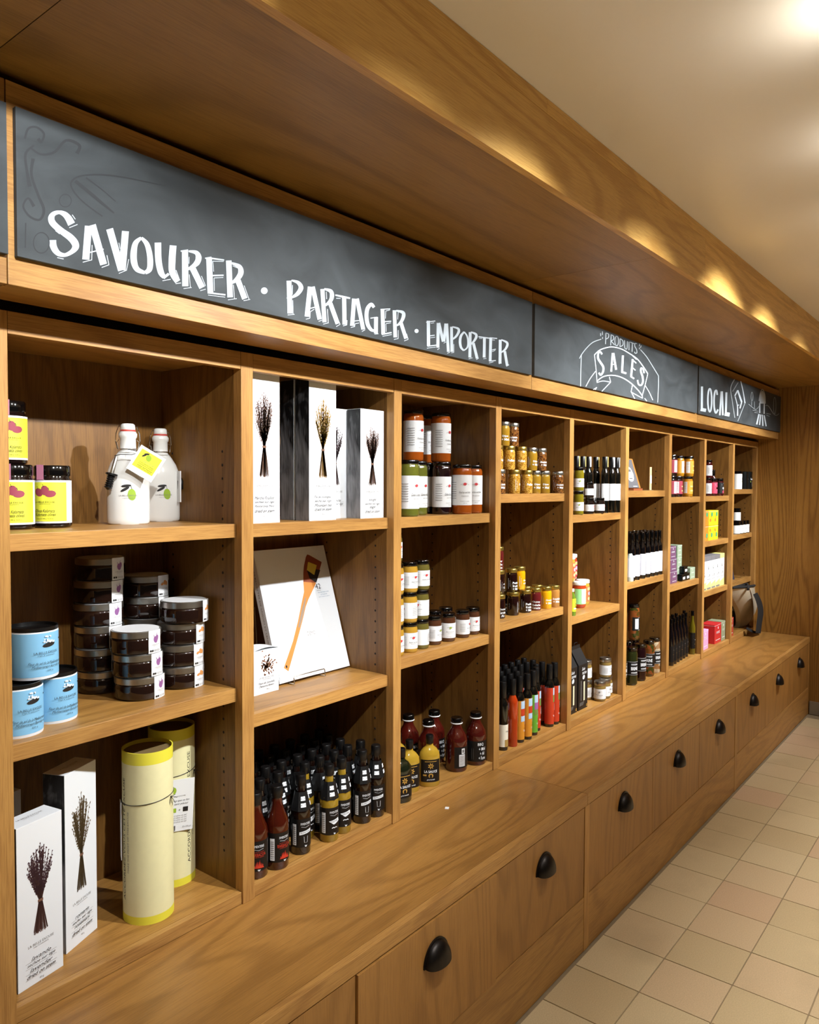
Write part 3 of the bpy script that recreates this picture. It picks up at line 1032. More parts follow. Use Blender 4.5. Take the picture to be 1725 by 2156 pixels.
def spot(i, x, y, tgt, watts, cone, blend):
    r = empty('ceiling_spotlight', (x, y, Z_CEIL))
    tag(r, 'small black ceiling spotlight aimed at the shelves, number %s from the left' % ['one', 'two', 'three', 'four', 'five', 'six', 'seven', 'eight', 'nine'][i], 'lamp', 'ceiling spotlights')
    MB().lathe([(0.04, -0.012), (0.04, -0.0005)], 24).build('mount_plate', BLACKP, r, smooth=40)
    d = (Vector(tgt) - Vector((x, y, SPOT_Z))).normalized()
    q = d.to_track_quat('-Z', 'Y')
    T = Matrix.Translation((0, 0, SPOT_Z - Z_CEIL)) @ q.to_matrix().to_4x4()
    MB().lathe([(0.030, 0.055), (0.034, 0.045), (0.034, -0.012), (0.031, -0.012), (0.030, 0.03), (0.0, 0.031)], 24, T=T).build('lamp_head', BLACKP, r, smooth=40)
    MB().tube([(0, 0, -0.012), (0, 0, SPOT_Z - Z_CEIL + 0.03)], 0.006).build('stem', BLACKP, r, smooth=40)
    l = bpy.data.lights.new('spotlight_beam', 'SPOT')
    l.energy = watts; l.color = SPOT_COL; l.spot_size = math.radians(cone); l.spot_blend = blend; l.shadow_soft_size = 0.022
    o = bpy.data.objects.new('spotlight_beam', l)
    COL.objects.link(o)
    o.parent = r
    o.matrix_local = T @ Matrix.Translation((0, 0, -0.014))
    MB().tube([(0, 0, -0.075), (0, 0.09, -0.135)], 0.006).build('added_uplight_arm', BLACKP, r, smooth=40)  # uplight added to each head to brighten ceiling and fascia
    MB().lathe([(0.0, -0.152), (0.014, -0.150), (0.020, -0.135), (0.020, -0.129), (0.018, -0.135), (0.0, -0.137)], 20, cy=0.09).build('added_uplight_cup', BLACKP, r, smooth=40)
    l = bpy.data.lights.new('added_uplight_beam', 'SPOT')
    l.energy = UP_FILL_W; l.color = WARM; l.spot_size = math.radians(168); l.spot_blend = 1.0; l.shadow_soft_size = 0.02
    o = bpy.data.objects.new('added_uplight_beam', l)
    COL.objects.link(o)
    o.parent = r
    o.matrix_local = Matrix.Translation((0, 0.09, -0.125)) @ Vector((0.0, 0.35, 1.0)).to_track_quat('-Z', 'Y').to_matrix().to_4x4()


for i, sp in enumerate(SPOTS):
    spot(i, *sp)
GLOW = bpy.data.materials.new('fill_downlight_lens'); GLOW.use_nodes = True
_b = GLOW.node_tree.nodes['Principled BSDF']
_b.inputs['Emission Color'].default_value = (1, 0.85, 0.65, 1); _b.inputs['Emission Strength'].default_value = 6.0
for i, (x, y) in enumerate(FILL_DOWNLIGHTS):
    r = empty('fill_downlight', (x, y, Z_CEIL))
    tag(r, 'round added fill downlight over the aisle, number %s' % ['one', 'two', 'three', 'four', 'five', 'six'][i], 'lamp', 'added fill downlights')
    MB().lathe([(0.055, -0.006), (0.075, -0.006), (0.078, -0.0005), (0.055, -0.0005)], 24, cap=False).build('trim_ring', mat('white_metal', '#d8d6d0', 0.4), r, smooth=40)
    MB().lathe([(0.054, -0.004), (0.054, -0.0008)], 24).build('lens', GLOW, r)
    l = bpy.data.lights.new('fill_downlight_beam', 'SPOT')
    l.energy = DOWN_W; l.color = WARM; l.spot_size = math.radians(DOWN_CONE); l.spot_blend = 0.9; l.shadow_soft_size = 0.05
    o = bpy.data.objects.new('fill_downlight_beam', l)
    COL.objects.link(o); o.parent = r; o.location = (0, 0, -0.008)

# ================================================================== GOODS ON THE SHELVES
ORDN = ['first', 'second', 'third', 'fourth', 'fifth', 'sixth', 'seventh', 'eighth', 'ninth']


def shelf_z(b, i):
    return Z_BOT if i == len(ROWS[b]) else ROWS[b][i]


YELLOW = mat('yellow_label', '#dfe03c', 0.5)
PINKS = mat('pink_seal_strip', '#a5667c', 0.5)
FRUIT = mat('plum_watercolour', '#93394a', 0.6)
OLIVEG = mat('olive_green_print', '#8fae28', 0.6)
JARDARK = mat('dark_olive_jar', '#130a09', 0.08, coat=0.6)
CERAM = mat('white_glazed_ceramic', '#dcdbd6', 0.14, coat=0.4)
RED = mat('red_rubber', '#b3392f', 0.5)
SKY = mat('sky_blue_label', '#7fb9de', 0.5)
CREAM = mat('cream_cardboard', '#dcd6a6', 0.65, noise=0.05)
LEMON = mat('lemon_band', '#d8ce3a', 0.6)
BROWNJAR = mat('brown_spread_jar', '#1d0f0a', 0.07, coat=0.6)
VIOLET = mat('violet_print', '#8d5a90', 0.6)
APRICOT = mat('apricot_print', '#cf8d4d', 0.6)
HERB = [mat('lavender_stems', '#4a2a22', 0.8), mat('lavender_heads', '#42242e', 0.8), mat('straw_stems', '#a87d3c', 0.8), mat('straw_heads', '#c0993f', 0.8),
        mat('oregano_stems', '#6e4c39', 0.8), mat('oregano_heads', '#7b5f55', 0.8), mat('green_stems', '#4b3a1c', 0.8), mat('green_heads', '#5d4a26', 0.8)]


def brand(p, x, y, wd, m=INKG):
    p.text('LA BELLE EXCUSE', x, y, wd * 0.085, m, width=wd)
    p.text('origin & authenticity', x, y - wd * 0.10, wd * 0.055, m, width=wd * 0.6)


# ---- olive jar
def b_olive_jar():
    r = empty('olive_jar')
    MB().lathe([(0.0, 0), (0.034, 0), (0.0375, 0.004), (0.0378, 0.098), (0.034, 0.104), (0.0335, 0.112)], 40).build('jar_body', JARDARK, r, smooth=35)
    MB().lathe([(0.0352, 0.108), (0.0358, 0.110), (0.0358, 0.127), (0.034, 0.130), (0.0, 0.130)], 40).build('lid', BLACKG, r, smooth=35)
    lab = band(r, 'label', 0.0378, 0.010, 0.099, -PI / 2 + 0.12, 1.62, PAPER, 24)
    f = cyl_map(0.0382, 0.010)
    p = Print(f, 0.0003)
    p.rect(-0.045, 0.045, 0.004, 0.085, YELLOW, 24)
    for x, y, a, b, rt in ((-0.012, 0.064, 0.010, 0.008, -0.5), (0.001, 0.068, 0.008, 0.010, 0.1), (0.012, 0.061, 0.011, 0.007, 0.1)):
        p.ellipse(x, y, a, b, FRUIT, rt)
        p.line([(x - 0.002, y + 0.007), (x - 0.004, y + 0.013)], 0.0008, INK)
    brand(p, 0.0, 0.044, 0.040, INK)
    p.script('Olives Kalamata', 0.0, 0.026, 0.0065, INK, 0.040); p.script('Kalamata olives', 0.001, 0.0185, 0.0065, INK, 0.042)
    p.text('Poids net 180 g / 6.34 oz', 0.0, 0.0095, 0.003, INK, width=0.034)
    p.build('label_print', lab)
    MB().box(-0.016, -0.002, -0.0366, -0.0359, 0.100, 0.131).build('seal_strip', PINKS, r)
    return r


# ---- swing-top ceramic bottle
def b_swing():
    r = empty('ceramic_bottle')
    sy = 0.72
    MB().lathe([(0.0, 0), (0.043, 0.0), (0.046, 0.004), (0.0465, 0.012), (0.0465, 0.105), (0.0445, 0.122), (0.038, 0.140), (0.028, 0.156), (0.0205, 0.166)], 48, sy=sy).build('body', CERAM, r, smooth=60)
    MB().lathe([(0.0205, 0.164), (0.018, 0.168), (0.0172, 0.196), (0.0195, 0.199), (0.0205, 0.206), (0.0172, 0.212)], 32, sy=0.95).build('neck', CERAM, r, smooth=45)
    MB().lathe([(0.0165, 0.2115), (0.0175, 0.213), (0.0165, 0.216)], 28).build('gasket', RED, r, smooth=45)
    MB().lathe([(0.0155, 0.2155), (0.0165, 0.217), (0.0155, 0.227), (0.0125, 0.230), (0.0, 0.231)], 28).build('stopper', CERAM, r, smooth=45)
    wv = MB()
    for s in (-1, 1):
        wv.tube([(s * 0.0125, 0, 0.224), (s * 0.020, 0, 0.224), (s * 0.0255, 0, 0.208), (s * 0.0265, 0, 0.190), (s * 0.0235, 0, 0.174), (s * 0.0215, -0.004, 0.172), (s * 0.0245, -0.004, 0.187), (s * 0.020, 0, 0.193)], 0.0009, 6)
    wv.tube([(0.0195 * math.cos(a), 0.0195 * math.sin(a), 0.172) for a in [2 * PI * k / 24 for k in range(24)]], 0.0009, 6, closed=True)
    wv.build('wire_bail', CHROME, r, smooth=50)
    p = Print(cyl_map(0.0468, 0.0, -PI / 2, 1, sy), 0.0004)
    p.ellipse(0.006, 0.068, 0.009, 0.013, OLIVEG, 0.1)
    p.ellipse(-0.009, 0.080, 0.011, 0.003, INK, 0.5); p.ellipse(-0.006, 0.088, 0.011, 0.003, INK, 0.1); p.line([(0.006, 0.080), (0.004, 0.088)], 0.0008, INK)
    p.text('LA BELLE EXCUSE', -0.002, 0.066, 0.0036, INKG, width=0.040); p.text('origin & authenticity', 0.0, 0.060, 0.0024, INKG, width=0.028)
    p.build('emblem', r)
    return r


def hang_tag(r, loc, ang, sz=0.062):
    """square yellow card with a white border, hung on a black cord"""
    T = Matrix.Translation(loc) @ Matrix.Rotation(0.12, 4, 'X') @ Matrix.Rotation(ang, 4, 'Y')
    card = MB().box(-sz / 2, sz / 2, -0.0006, 0.0006, -sz / 2, sz / 2, T=T).build('hang_tag', PAPER, r)
    n = (T.to_3x3() @ Vector((0, -1, 0)))
    p = Print(flat_map(T @ Vector((0, -0.0006, 0)), T.to_3x3() @ Vector((1, 0, 0)), T.to_3x3() @ Vector((0, 0, 1)), n), 0.0001)
    k = sz / 0.062
    p.rect(-0.025 * k, 0.025 * k, -0.018 * k, 0.025 * k, YELLOW, 1)
    p.ellipse(-0.002 * k, 0.013 * k, 0.006 * k, 0.0075 * k, OLIVEG, 0.6); p.ellipse(-0.013 * k, 0.014 * k, 0.006 * k, 0.002 * k, INK, 0.9); p.ellipse(-0.010 * k, 0.019 * k, 0.006 * k, 0.002 * k, INK, 0.5)
    p.text('LA BELLE EXCUSE', 0.004 * k, 0.002 * k, 0.0022 * k, INKG, width=0.026 * k)
    for i, t in enumerate(('huile extra vierge', 'premiere pression', 'olive oil extra', 'cold pressed')):
        p.script(t, 0.002 * k, (-0.003 - 0.0038 * i) * k, 0.003 * k, INK, 0.036 * k)
    p.build('tag_print', card)
    return card


def pourer(r, loc):
    T = Matrix.Translation(loc) @ Matrix.Rotation(0.25, 4, 'Y')
    mb = MB()
    prof = [(0.0, -0.030), (0.003, -0.029)]
    for i in range(6):
        z = -0.026 + i * 0.0048
        prof += [(0.0065, z), (0.009, z + 0.0012), (0.009, z + 0.0024), (0.0065, z + 0.0036)]
    prof += [(0.013, 0.004), (0.013, 0.008), (0.006, 0.009)]
    mb.lathe(prof, 20, T=T)
    mb.build('pourer_stopper', BLACKP, r, smooth=40)
    MB().lathe([(0.0045, 0.009), (0.0038, 0.046), (0.003, 0.047)], 16, T=T).build('pourer_spout', STEEL, r, smooth=40)


# ---- blue salt tin
def b_tin():
    r = empty('salt_canister')
    MB().lathe([(0.0, 0), (0.0445, 0), (0.045, 0.002), (0.045, 0.0905), (0.0445, 0.0920)], 48).build('canister', WHITE, r, smooth=40)
    MB().lathe([(0.0452, 0.093), (0.0452, 0.100), (0.0425, 0.100), (0.0425, 0.094), (0.0, 0.094)], 48).build('lid', BLACKP, r, smooth=40)
    lab = band(r, 'label', 0.045, 0.0055, 0.0895, -PI / 2, PI * 0.98, SKY, 48)
    p = Print(cyl_map(0.0454, 0.0), 0.0003)
    p.ellipse(0.006, 0.066, 0.014, 0.0045, INK, 0.12); p.line([(0.016, 0.067), (0.040, 0.074)], 0.003, INK)
    rnd = random.Random(5)
    for k in range(26):
        p.ellipse(0.004 + rnd.gauss(0, 0.006), 0.071 + abs(rnd.gauss(0, 0.005)), 0.0016, 0.0016, WHITE, 0, 6)
    p.text('LA BELLE EXCUSE', 0.0, 0.052, 0.0045, INK, width=0.046); p.text('origin & authenticity', 0.0, 0.0465, 0.003, INK, width=0.034)
    p.script('Fleur de sel de la Mediterranee', 0.0, 0.032, 0.0055, INK, 0.066); p.script('Mediterranean fleur de sel', 0.002, 0.025, 0.0055, INK, 0.058)
    p.text('250 g', 0.006, 0.0165, 0.004, INK, width=0.012)
    p.build('label_print', lab)
    return r


# ---- flat tapenade jar with a paper band
def b_flat(col):
    def f():
        r = empty('tapenade_jar')
        MB().lathe([(0.0, 0), (0.050, 0.0), (0.0545, 0.004), (0.0550, 0.010), (0.0550, 0.030), (0.0535, 0.034), (0.0515, 0.036)], 44).build('jar_body', BROWNJAR, r, smooth=40)
        MB().lathe([(0.0535, 0.0355), (0.0545, 0.0365), (0.0545, 0.0490), (0.0535, 0.0500), (0.0, 0.0500)], 44).build('lid', STEEL, r, smooth=40)
        mb = MB()
        mb.lathe([(0.0, 0.0505), (0.050, 0.0505), (0.050, 0.0510), (0.0, 0.0510)], 36)
        a0, ha, rr = -PI / 2 + 0.35, 0.34, 0.0556
        mb.grid(lambda u, v: (rr * math.cos(a0 - ha + 2 * ha * u), rr * math.sin(a0 - ha + 2 * ha * u), 0.0005 + 0.0505 * v), 8, 1)
        mb.grid(lambda u, v: ((0.046 + 0.0096 * v) * math.cos(a0 - ha + 2 * ha * u), (0.046 + 0.0096 * v) * math.sin(a0 - ha + 2 * ha * u), 0.0511), 8, 1)
        lab = mb.build('paper_band', PAPER, r)
        p = Print(cyl_map(rr + 0.0001, 0.0, a0), 0.0002)
        if col is VIOLET:
            p.ellipse(0.0, 0.030, 0.006, 0.0075, col, 0.3); p.line([(0.001, 0.035), (0.004, 0.044)], 0.0012, col); p.ellipse(0.004, 0.033, 0.0045, 0.007, col, -0.3); p.line([(-0.004, 0.036), (-0.006, 0.041)], 0.001, col)
        else:
            p.ellipse(0.002, 0.033, 0.005, 0.006, col); p.ellipse(0.008, 0.031, 0.0045, 0.005, col); p.ellipse(-0.007, 0.030, 0.005, 0.003, col, 0.3)
        p.text('LA BELLE EXCUSE', 0, 0.019, 0.0022, INKG, width=0.022); p.text('origin & authenticity', 0, 0.016, 0.0016, INKG, width=0.014)
        p.rect(-0.016, -0.012, 0.004, 0.008, INK, 1); p.rect(-0.011, -0.007, 0.004, 0.008, INK, 1)
        p.text('PRODUIT DE GRECE', 0.004, 0.007, 0.0016, INK, width=0.018); p.text('PRODUCT OF GREECE', 0.004, 0.0045, 0.0016, INK, width=0.018)
        p.build('band_print', lab)
        return r
    return f


# ---- cardboard herb box
def bouquet(p, cx, z0, z1, wd, kind, rnd):
    """printed bunch of dried herbs tied in the middle"""
    st, hd = HERB[kind * 2], HERB[kind * 2 + 1]
    h = z1 - z0
    zt = z0 + 0.36 * h
    for k in range(72):
        xb = cx + rnd.uniform(-1, 1) * wd * 0.24
        xt = cx + rnd.uniform(-1, 1) * wd * 0.44
        top = zt + (0.34 + 0.30 * rnd.random() ** 0.7) * h * (1 - 0.25 * abs(xt - cx) / (wd * 0.44))
        pts = [(xb, z0 + rnd.uniform(0, 0.04) * h), (cx + (xb - cx) * 0.22, zt), (cx + (xt - cx) * 0.55, (zt + top) / 2), (xt, top)]
        p.line(pts, 0.0009, st, same=k > 0)
        for j in range(9):
            t = 0.25 + 0.75 * j / 8
            x = cx + (pts[1][0] - cx) * (1 - t) + (xt - cx) * t * (0.55 / 0.5 if t < 0.5 else 1.0)
            zz = zt + (top - zt) * t
            _blob(p, x + rnd.gauss(0, 0.0012), zz, rnd.uniform(0.0016, 0.0030), 0.0013, hd, rnd.uniform(0.7, 2.4))
    p.rect(cx - wd * 0.09, cx + wd * 0.09, zt - 0.003, zt + 0.002, HERB[4], 1)


def _blob(p, x, y, a, b, m, rot):
    c_, s_ = math.cos(rot), math.sin(rot)
    P = []
    for k in range(6):
        t = 2 * PI * k / 6
        q, w_ = a * math.cos(t), b * math.sin(t)
        P.append(p.f(x + q * c_ - w_ * s_, y + q * s_ + w_ * c_, p.o))
    p.mb.face(P, p._m(m))


def herb_box(h, kind, lines, loc, rz, label, wd=0.10, dp=0.052, tilt=0.0):
    r = empty('herb_box', loc, rz)
    tag(r, label, 'box', 'dried herb boxes')
    body = MB().box(0, wd, 0, dp, 0.0, h).build('carton', WHITE, r, bevel=0.0006)
    MB().face([(-0.0004, dp, 0.001), (-0.0004, 0, 0.001), (-0.0004, 0, h - 0.001), (-0.0004, dp, h - 0.001)]) 
    mb = MB(); mb.box(-0.0005, -0.0001, 0.0008, dp - 0.0008, 0.001, h - 0.001)
    mb.build('photo_side', PHOTO, r)
    p = Print(flat_map((wd / 2, 0, 0), (1, 0, 0), (0, 0, 1), (0, -1, 0)), 0.0002)
    rnd = random.Random(kind * 10 + len(lines[0]))
    bouquet(p, 0.0, h * 0.30, h * 0.86, 0.064, kind, rnd)
    brand(p, 0.0, h * 0.245, 0.056, INKG)
    z = h * 0.165
    for t in lines:
        p.script(t, 0.0, z, 0.0075, INK, min(0.062, 0.0062 * len(t)))
        p.line([(-0.034, z - 0.005), (0.034, z - 0.005)], 0.0004, INKG)
        z -= 0.0105
    p.text('40 g', 0.0, z - 0.003, 0.005, INKG)
    p.build('front_print', body)
    p = Print(flat_map((wd / 2, dp / 2, h), (1, 0, 0), (0, 1, 0), (0, 0, 1)), 0.0002)
    brand(p, 0, 0.004, 0.056, INKG)
    p.build('top_print', body)
    return r


# ---- tall cardboard tube
def tube_box(loc, rz, label, tagged):
    r = empty('cardboard_tube', loc, rz)
    tag(r, label, 'tube box', 'cream cardboard tubes')
    R0, h = 0.0545, 0.378
    MB().lathe([(0.0, 0), (R0, 0.0), (R0, 0.018)], 56).build('bottom_band', LEMON, r, smooth=40)
    wall = MB().lathe([(R0, 0.018), (R0, h - 0.026)], 56, cap=False).build('tube_wall', CREAM, r, smooth=40)
    MB().lathe([(R0, h - 0.026), (R0, h), (R0 - 0.0025, h), (R0 - 0.0025, h - 0.008)], 56, cap=False).build('top_band', LEMON, r, smooth=40)
    MB().lathe([(R0 - 0.0025, h - 0.0082), (0.0, h - 0.008)], 56).build('lid_disc', mat('kraft_card', '#6d5a36', 0.7), r)
    p = Print(cyl_map(R0, 0.0, -PI / 2), 0.0003)
    a = -0.068 if not tagged else 0.030
    p.text('ACCORDEZ-VOUS CETTE EXCUSE', a, 0.185, 0.0085, INK, width=0.27, rot=PI / 2)
    p.text('MAKE THE MOST OF THIS EXCUSE', a + 0.0145, 0.180, 0.0045, INKG, width=0.135, rot=PI / 2)
    p.build('tube_print', wall)
    cz = 0.268
    n = 40
    MB().tube([((R0 + 0.001) * math.cos(2 * PI * k / n), (R0 + 0.001) * math.sin(2 * PI * k / n), cz + 0.006 * math.cos(2 * PI * k / n)) for k in range(n)], 0.0008, 6, closed=True).build('cord', BLACKP, r, smooth=60)
    kx = R0 * math.cos(-0.62); ky = R0 * math.sin(-0.62)
    kn = MB()
    for dx, dz in ((0.010, -0.016), (0.004, -0.020), (-0.003, -0.019), (0.014, -0.004), (0.010, 0.004)):
        kn.tube([(kx + 0.001, ky - 0.002, cz), (kx + dx * 0.5, ky - 0.004, cz + dz * 0.4), (kx + dx, ky - 0.003, cz + dz)], 0.0006, 5)
    kn.lathe([(0.0, -0.002), (0.002, 0), (0.0, 0.002)], 8, T=Matrix.Translation((kx + 0.001, ky - 0.002, cz)))
    kn.build('cord_knot', BLACKP, r)
    if tagged:
        T = Matrix.Translation((0.004, -R0 - 0.002, 0.198)) @ Matrix.Rotation(0.05, 4, 'Y')
        card = MB().box(-0.033, 0.033, -0.0005, 0.0005, -0.062, 0.062, T=T).build('hang_tag', PAPER, r)
        p = Print(flat_map(T @ Vector((0, -0.0005, 0)), T.to_3x3() @ Vector((1, 0, 0)), T.to_3x3() @ Vector((0, 0, 1)), (0, -1, 0)), 0.0002)
        p.ellipse(-0.015, 0.036, 0.006, 0.008, OLIVEG); p.text('LA BELLE EXCUSE', -0.004, 0.022, 0.0026, INKG, width=0.034)
        p.script('parce que ca fait', 0.0, 0.011, 0.006, INK, 0.046); p.script('tant plaisir', 0.004, 0.003, 0.006, INK, 0.034)
        p.rect(-0.022, -0.008, -0.016, -0.006, OLIVEG, 1); p.text('+', 0.0, -0.011, 0.004, INK); p.rect(0.008, 0.020, -0.016, -0.005, INK, 1)
        for i in range(4):
            p.script('huile d olive et sel', -0.004, -0.024 - i * 0.005, 0.0035, INKG, 0.044)
        p.barcode(-0.018, -0.053, 0.02, 0.012, INK); p.text('5% 250 ml', 0.018, -0.052, 0.0035, INK, width=0.02)
        p.build('tag_print', card)
    else:
        MB().box(-R0 - 0.0035, -R0 - 0.0022, -0.012, 0.014, 0.135, 0.262).build('hang_tag', PAPER, r)
    return r


FACE = -0.62      # turn that faces a thing towards the aisle where the photographer stands
B1L = 'leftmost bay'
# bay 1, top shelf
z = shelf_z(1, 0)
xB = ux(111.3, 1.60)
olives = [((xB, 1.60, z), 'olive jar with yellow label at the right foot of the three-jar pile, leftmost bay'),
          ((xB - 0.083, 1.592, z), 'olive jar with yellow label half hidden by the left post, leftmost bay'),
          ((xB - 0.076, 1.635, z + 0.1305), 'olive jar with yellow label on top of the three-jar pile, leftmost bay')]
for (l, t), oa in zip(olives, (-0.88, -0.50, -0.22)):
    place('olive', b_olive_jar, l, oa, t, 'jar', 'olive jars in a small pile')
b1 = place('swing', b_swing, (ux(271, 1.605), 1.605, z), -0.50, 'white swing-top ceramic bottle with a yellow tag and black pourer in front', 'bottle', 'white swing-top bottles')
b2 = place('swing', b_swing, (ux(342, 1.675) - 0.004, 1.675, z), -0.30, 'white swing-top ceramic bottle whose tag hangs at its right side', 'bottle', 'white swing-top bottles')
hang_tag(b1, (0.036, -0.052, 0.138), 0.55)
pourer(b1, (-0.038, -0.040, 0.108))
MB().tube([(0.0, -0.021, 0.171), (0.012, -0.034, 0.168), (0.022, -0.047, 0.163), (0.006, -0.05, 0.158), (-0.018, -0.046, 0.158), (-0.030, -0.042, 0.155)], 0.0009, 6).build('cord', BLACKP, b1, smooth=60)
MB().box(0.036, 0.0385, -0.040, 0.012, 0.048, 0.125).build('hang_tag', PAPER, b2)
MB().lathe([(0.0, 0.078), (0.008, 0.08), (0.009, 0.1), (0.004, 0.108)], 14, cx=0.043, cy=-0.018).build('pourer_stopper', BLACKP, b2, smooth=40)
MB().tube([(-0.018, -0.012, 0.173), (-0.024, -0.014, 0.168), (-0.020, -0.016, 0.160)], 0.0012, 6).build('cord', BLACKP, b2, smooth=60)

# bay 1, middle shelf
z = shelf_z(1, 1)
for l, t in [((0.672, 1.500, z), 'blue salt canister with black lid half hidden by the left post'), ((0.760, 1.536, z), 'blue salt canister with black lid, lower right of the three'),
             ((0.711, 1.515, z + 0.1005), 'blue salt canister with black lid balanced on two others')]:
    place('tin', b_tin, l, 0.04 + random.uniform(-0.06, 0.06), t, 'canister', 'blue salt canisters')
HJ = 0.0518
ORD = ['lowest', 'second lowest', 'third from the bottom', 'fourth from the bottom', 'fifth from the bottom', 'topmost']
for i in range(6):
    place('flatv', b_flat(VIOLET), (0.938 + random.uniform(-0.003, 0.003), 1.671, z + i * HJ), random.uniform(-0.15, 0.05), 'flat jar with purple band, %s in the tall back left stack' % ORD[i], 'jar', 'flat jars with purple bands')
for i in range(3):
    place('flatv', b_flat(VIOLET), (0.966 - 0.004 * i, 1.552, z + i * HJ), 0.02 - 0.05 * i, 'flat dark jar with purple fig band, %s of the front stack of three' % ['lowest', 'middle', 'topmost'][i], 'jar', 'flat jars with purple bands')
for i in range(4):
    place('flato', b_flat(APRICOT), (1.083, (1.564, 1.564, 1.562, 1.549)[i], z + i * HJ), (-0.02, -0.05, 0.05, 0.25)[i], 'flat jar with orange band, %s of the right front stack' % ['lowest', 'second lowest', 'third from the bottom', 'topmost'][i], 'jar', 'flat jars with orange bands')
for i in range(5):
    place('flato', b_flat(APRICOT), (1.062, 1.6765, z + i * HJ), random.uniform(-0.06, 0.06), 'flat jar with orange band, %s of the stack behind' % ['lowest', 'second lowest', 'middle', 'second highest', 'topmost'][i], 'jar', 'flat jars with orange bands')

# bay 1, bottom
z = Z_BOT
herb_box(0.316, 0, ('lavande', 'sechee sur tige', 'lavender', 'dried on stem'), (0.645, 1.453, z), 0.20, 'white dried lavender box standing foremost at the bottom left', 0.099)
herb_box(0.370, 3, ('romarin', 'seche sur tige', 'rosemary', 'dried on stem'), (0.764, 1.503, z), 0.42, 'tall white dried rosemary box behind the lavender box', 0.098)
herb_box(0.318, 0, ('lavande', 'sechee sur tige'), (0.640, 1.610, z), 0.25, 'shadowed herb box at the back of the bottom left bay')
tube_box((0.959, 1.512, z), -0.45, 'cream cardboard tube with yellow rims and a tied black cord, standing in front', False)
tube_box((1.083, 1.604, z), -0.35, 'cream cardboard tube with a white price tag, standing behind', True)

# bay 2, top shelf: herb boxes
z = shelf_z(2, 0)
yb = 1.446
herb_box(0.372, 2, ('Menthe Poulliot', 'sechee sur tige', 'Pennyroyal Mint', 'dried on stem'), (1.193, yb, z), 0.0, 'tall white mint box at the left of the herb boxes, second bay')
herb_box(0.372, 1, ('The des montagnes', 'seche sur tige', 'Mountain tea', 'dried on stem'), (1.394, yb, z), 0.0, 'tall white mountain tea box with golden stalks, second bay')
herb_box(0.372, 1, ('The des montagnes', 'seche sur tige'), (1.396, yb + 0.0600, z), 0.0, 'tall herb box behind the mountain tea box, dark photo side showing')
herb_box(0.308, 0, ('lavande', 'sechee sur tige'), (1.4985, yb + 0.0560, z), 0.0, 'shorter lavender box half hidden behind the mountain tea box')
herb_box(0.308, 2, ('sauge', 'sechee sur tige', 'sage', 'dried on stem'), (1.592, yb, z), 0.0, 'shorter white sage box at the right of the herb boxes, second bay')

# bay 2, middle shelf: camomile box and cookbook on a wire stand
z = shelf_z(2, 1)
r = empty('camomile_box', (1.300, 1.556, z), 0.0)
tag(r, 'small white camomile flower box beside the cookbook', 'box')
body = MB().box(0, 0.086, 0, 0.055, 0, 0.116).build('carton', WHITE, r, bevel=0.0006)
mb = MB()
mb.grid(lambda u, v: (0.086 * u, 0.055 * v, 0.1163 + 0.006 * math.sin(PI * u)), 12, 1)
mb.build('lid_flap', WHITE, r)
p = Print(flat_map((0.043, 0, 0), (1, 0, 0), (0, 0, 1), (0, -1, 0)), 0.0002)
rnd = random.Random(11)
PET = [mat('camomile_brown', '#8a5a35', 0.8), mat('camomile_rust', '#6d3e22', 0.8)]
p.ellipse(0, 0.078, 0.001, 0.001, PET[0])
for k in range(120):
    _blob(p, rnd.gauss(0.002, 0.010), 0.076 + rnd.gauss(0, 0.011), 0.003, 0.0018, PET[k % 2], rnd.uniform(0, 3))
brand(p, 0, 0.043, 0.050)
p.script('Fleurs de camomille', 0, 0.029, 0.006, INK, 0.056); p.script('Chamomile flowers', 0, 0.021, 0.006, INK, 0.052); p.text('40 g', 0.004, 0.011, 0.005, INKG)
p.build('front_print', body)

WOODS = mat('spatula_wood', '#c97f35', 0.6, noise=0.12, nscale=25)
WOODD = mat('spatula_burnt_wood', '#8a3f1d', 0.6)
r = empty('cookbook', (1.412, 1.580, z + 0.006))
tag(r, 'large white cookbook with a wooden spatula on its cover, leaning back', 'book')
lean = math.atan2(0.112, 0.36)
T = Matrix.Rotation(-lean, 4, 'X')
BW, BH, BT = 0.281, 0.378, 0.026
MB().box(0.004, BW - 0.004, 0.003, BT - 0.003, 0.004, BH - 0.004, T=T).build('pages', mat('page_block', '#cfcdc6', 0.7), r)
cov = MB().box(0, BW, 0, 0.003, 0, BH, T=T).build('front_cover', WHITE, r, bevel=0.0008)
MB().box(0, BW, BT - 0.003, BT, 0, BH, T=T).build('back_cover', WHITE, r, bevel=0.0008)
sp = MB().box(-0.0006, 0.0035, 0.0, BT, 0, BH, T=T).build('spine', WHITE, r)
p = Print(flat_map(T @ Vector((-0.0006, BT / 2, 0)), T.to_3x3() @ Vector((0, -1, 0)), T.to_3x3() @ Vector((0, 0, 1)), (-1, 0, 0)), 0.0002)
p.text('DES RECETTES DE SAISON ET LEURS SECRETS', 0.0, 0.19, 0.005, INKG, width=0.28, rot=-PI / 2)
p.build('spine_print', sp)
p = Print(flat_map(T @ Vector((0, 0, 0)), T.to_3x3() @ Vector((1, 0, 0)), T.to_3x3() @ Vector((0, 0, 1)), T.to_3x3() @ Vector((0, -1, 0))), 0.0002)
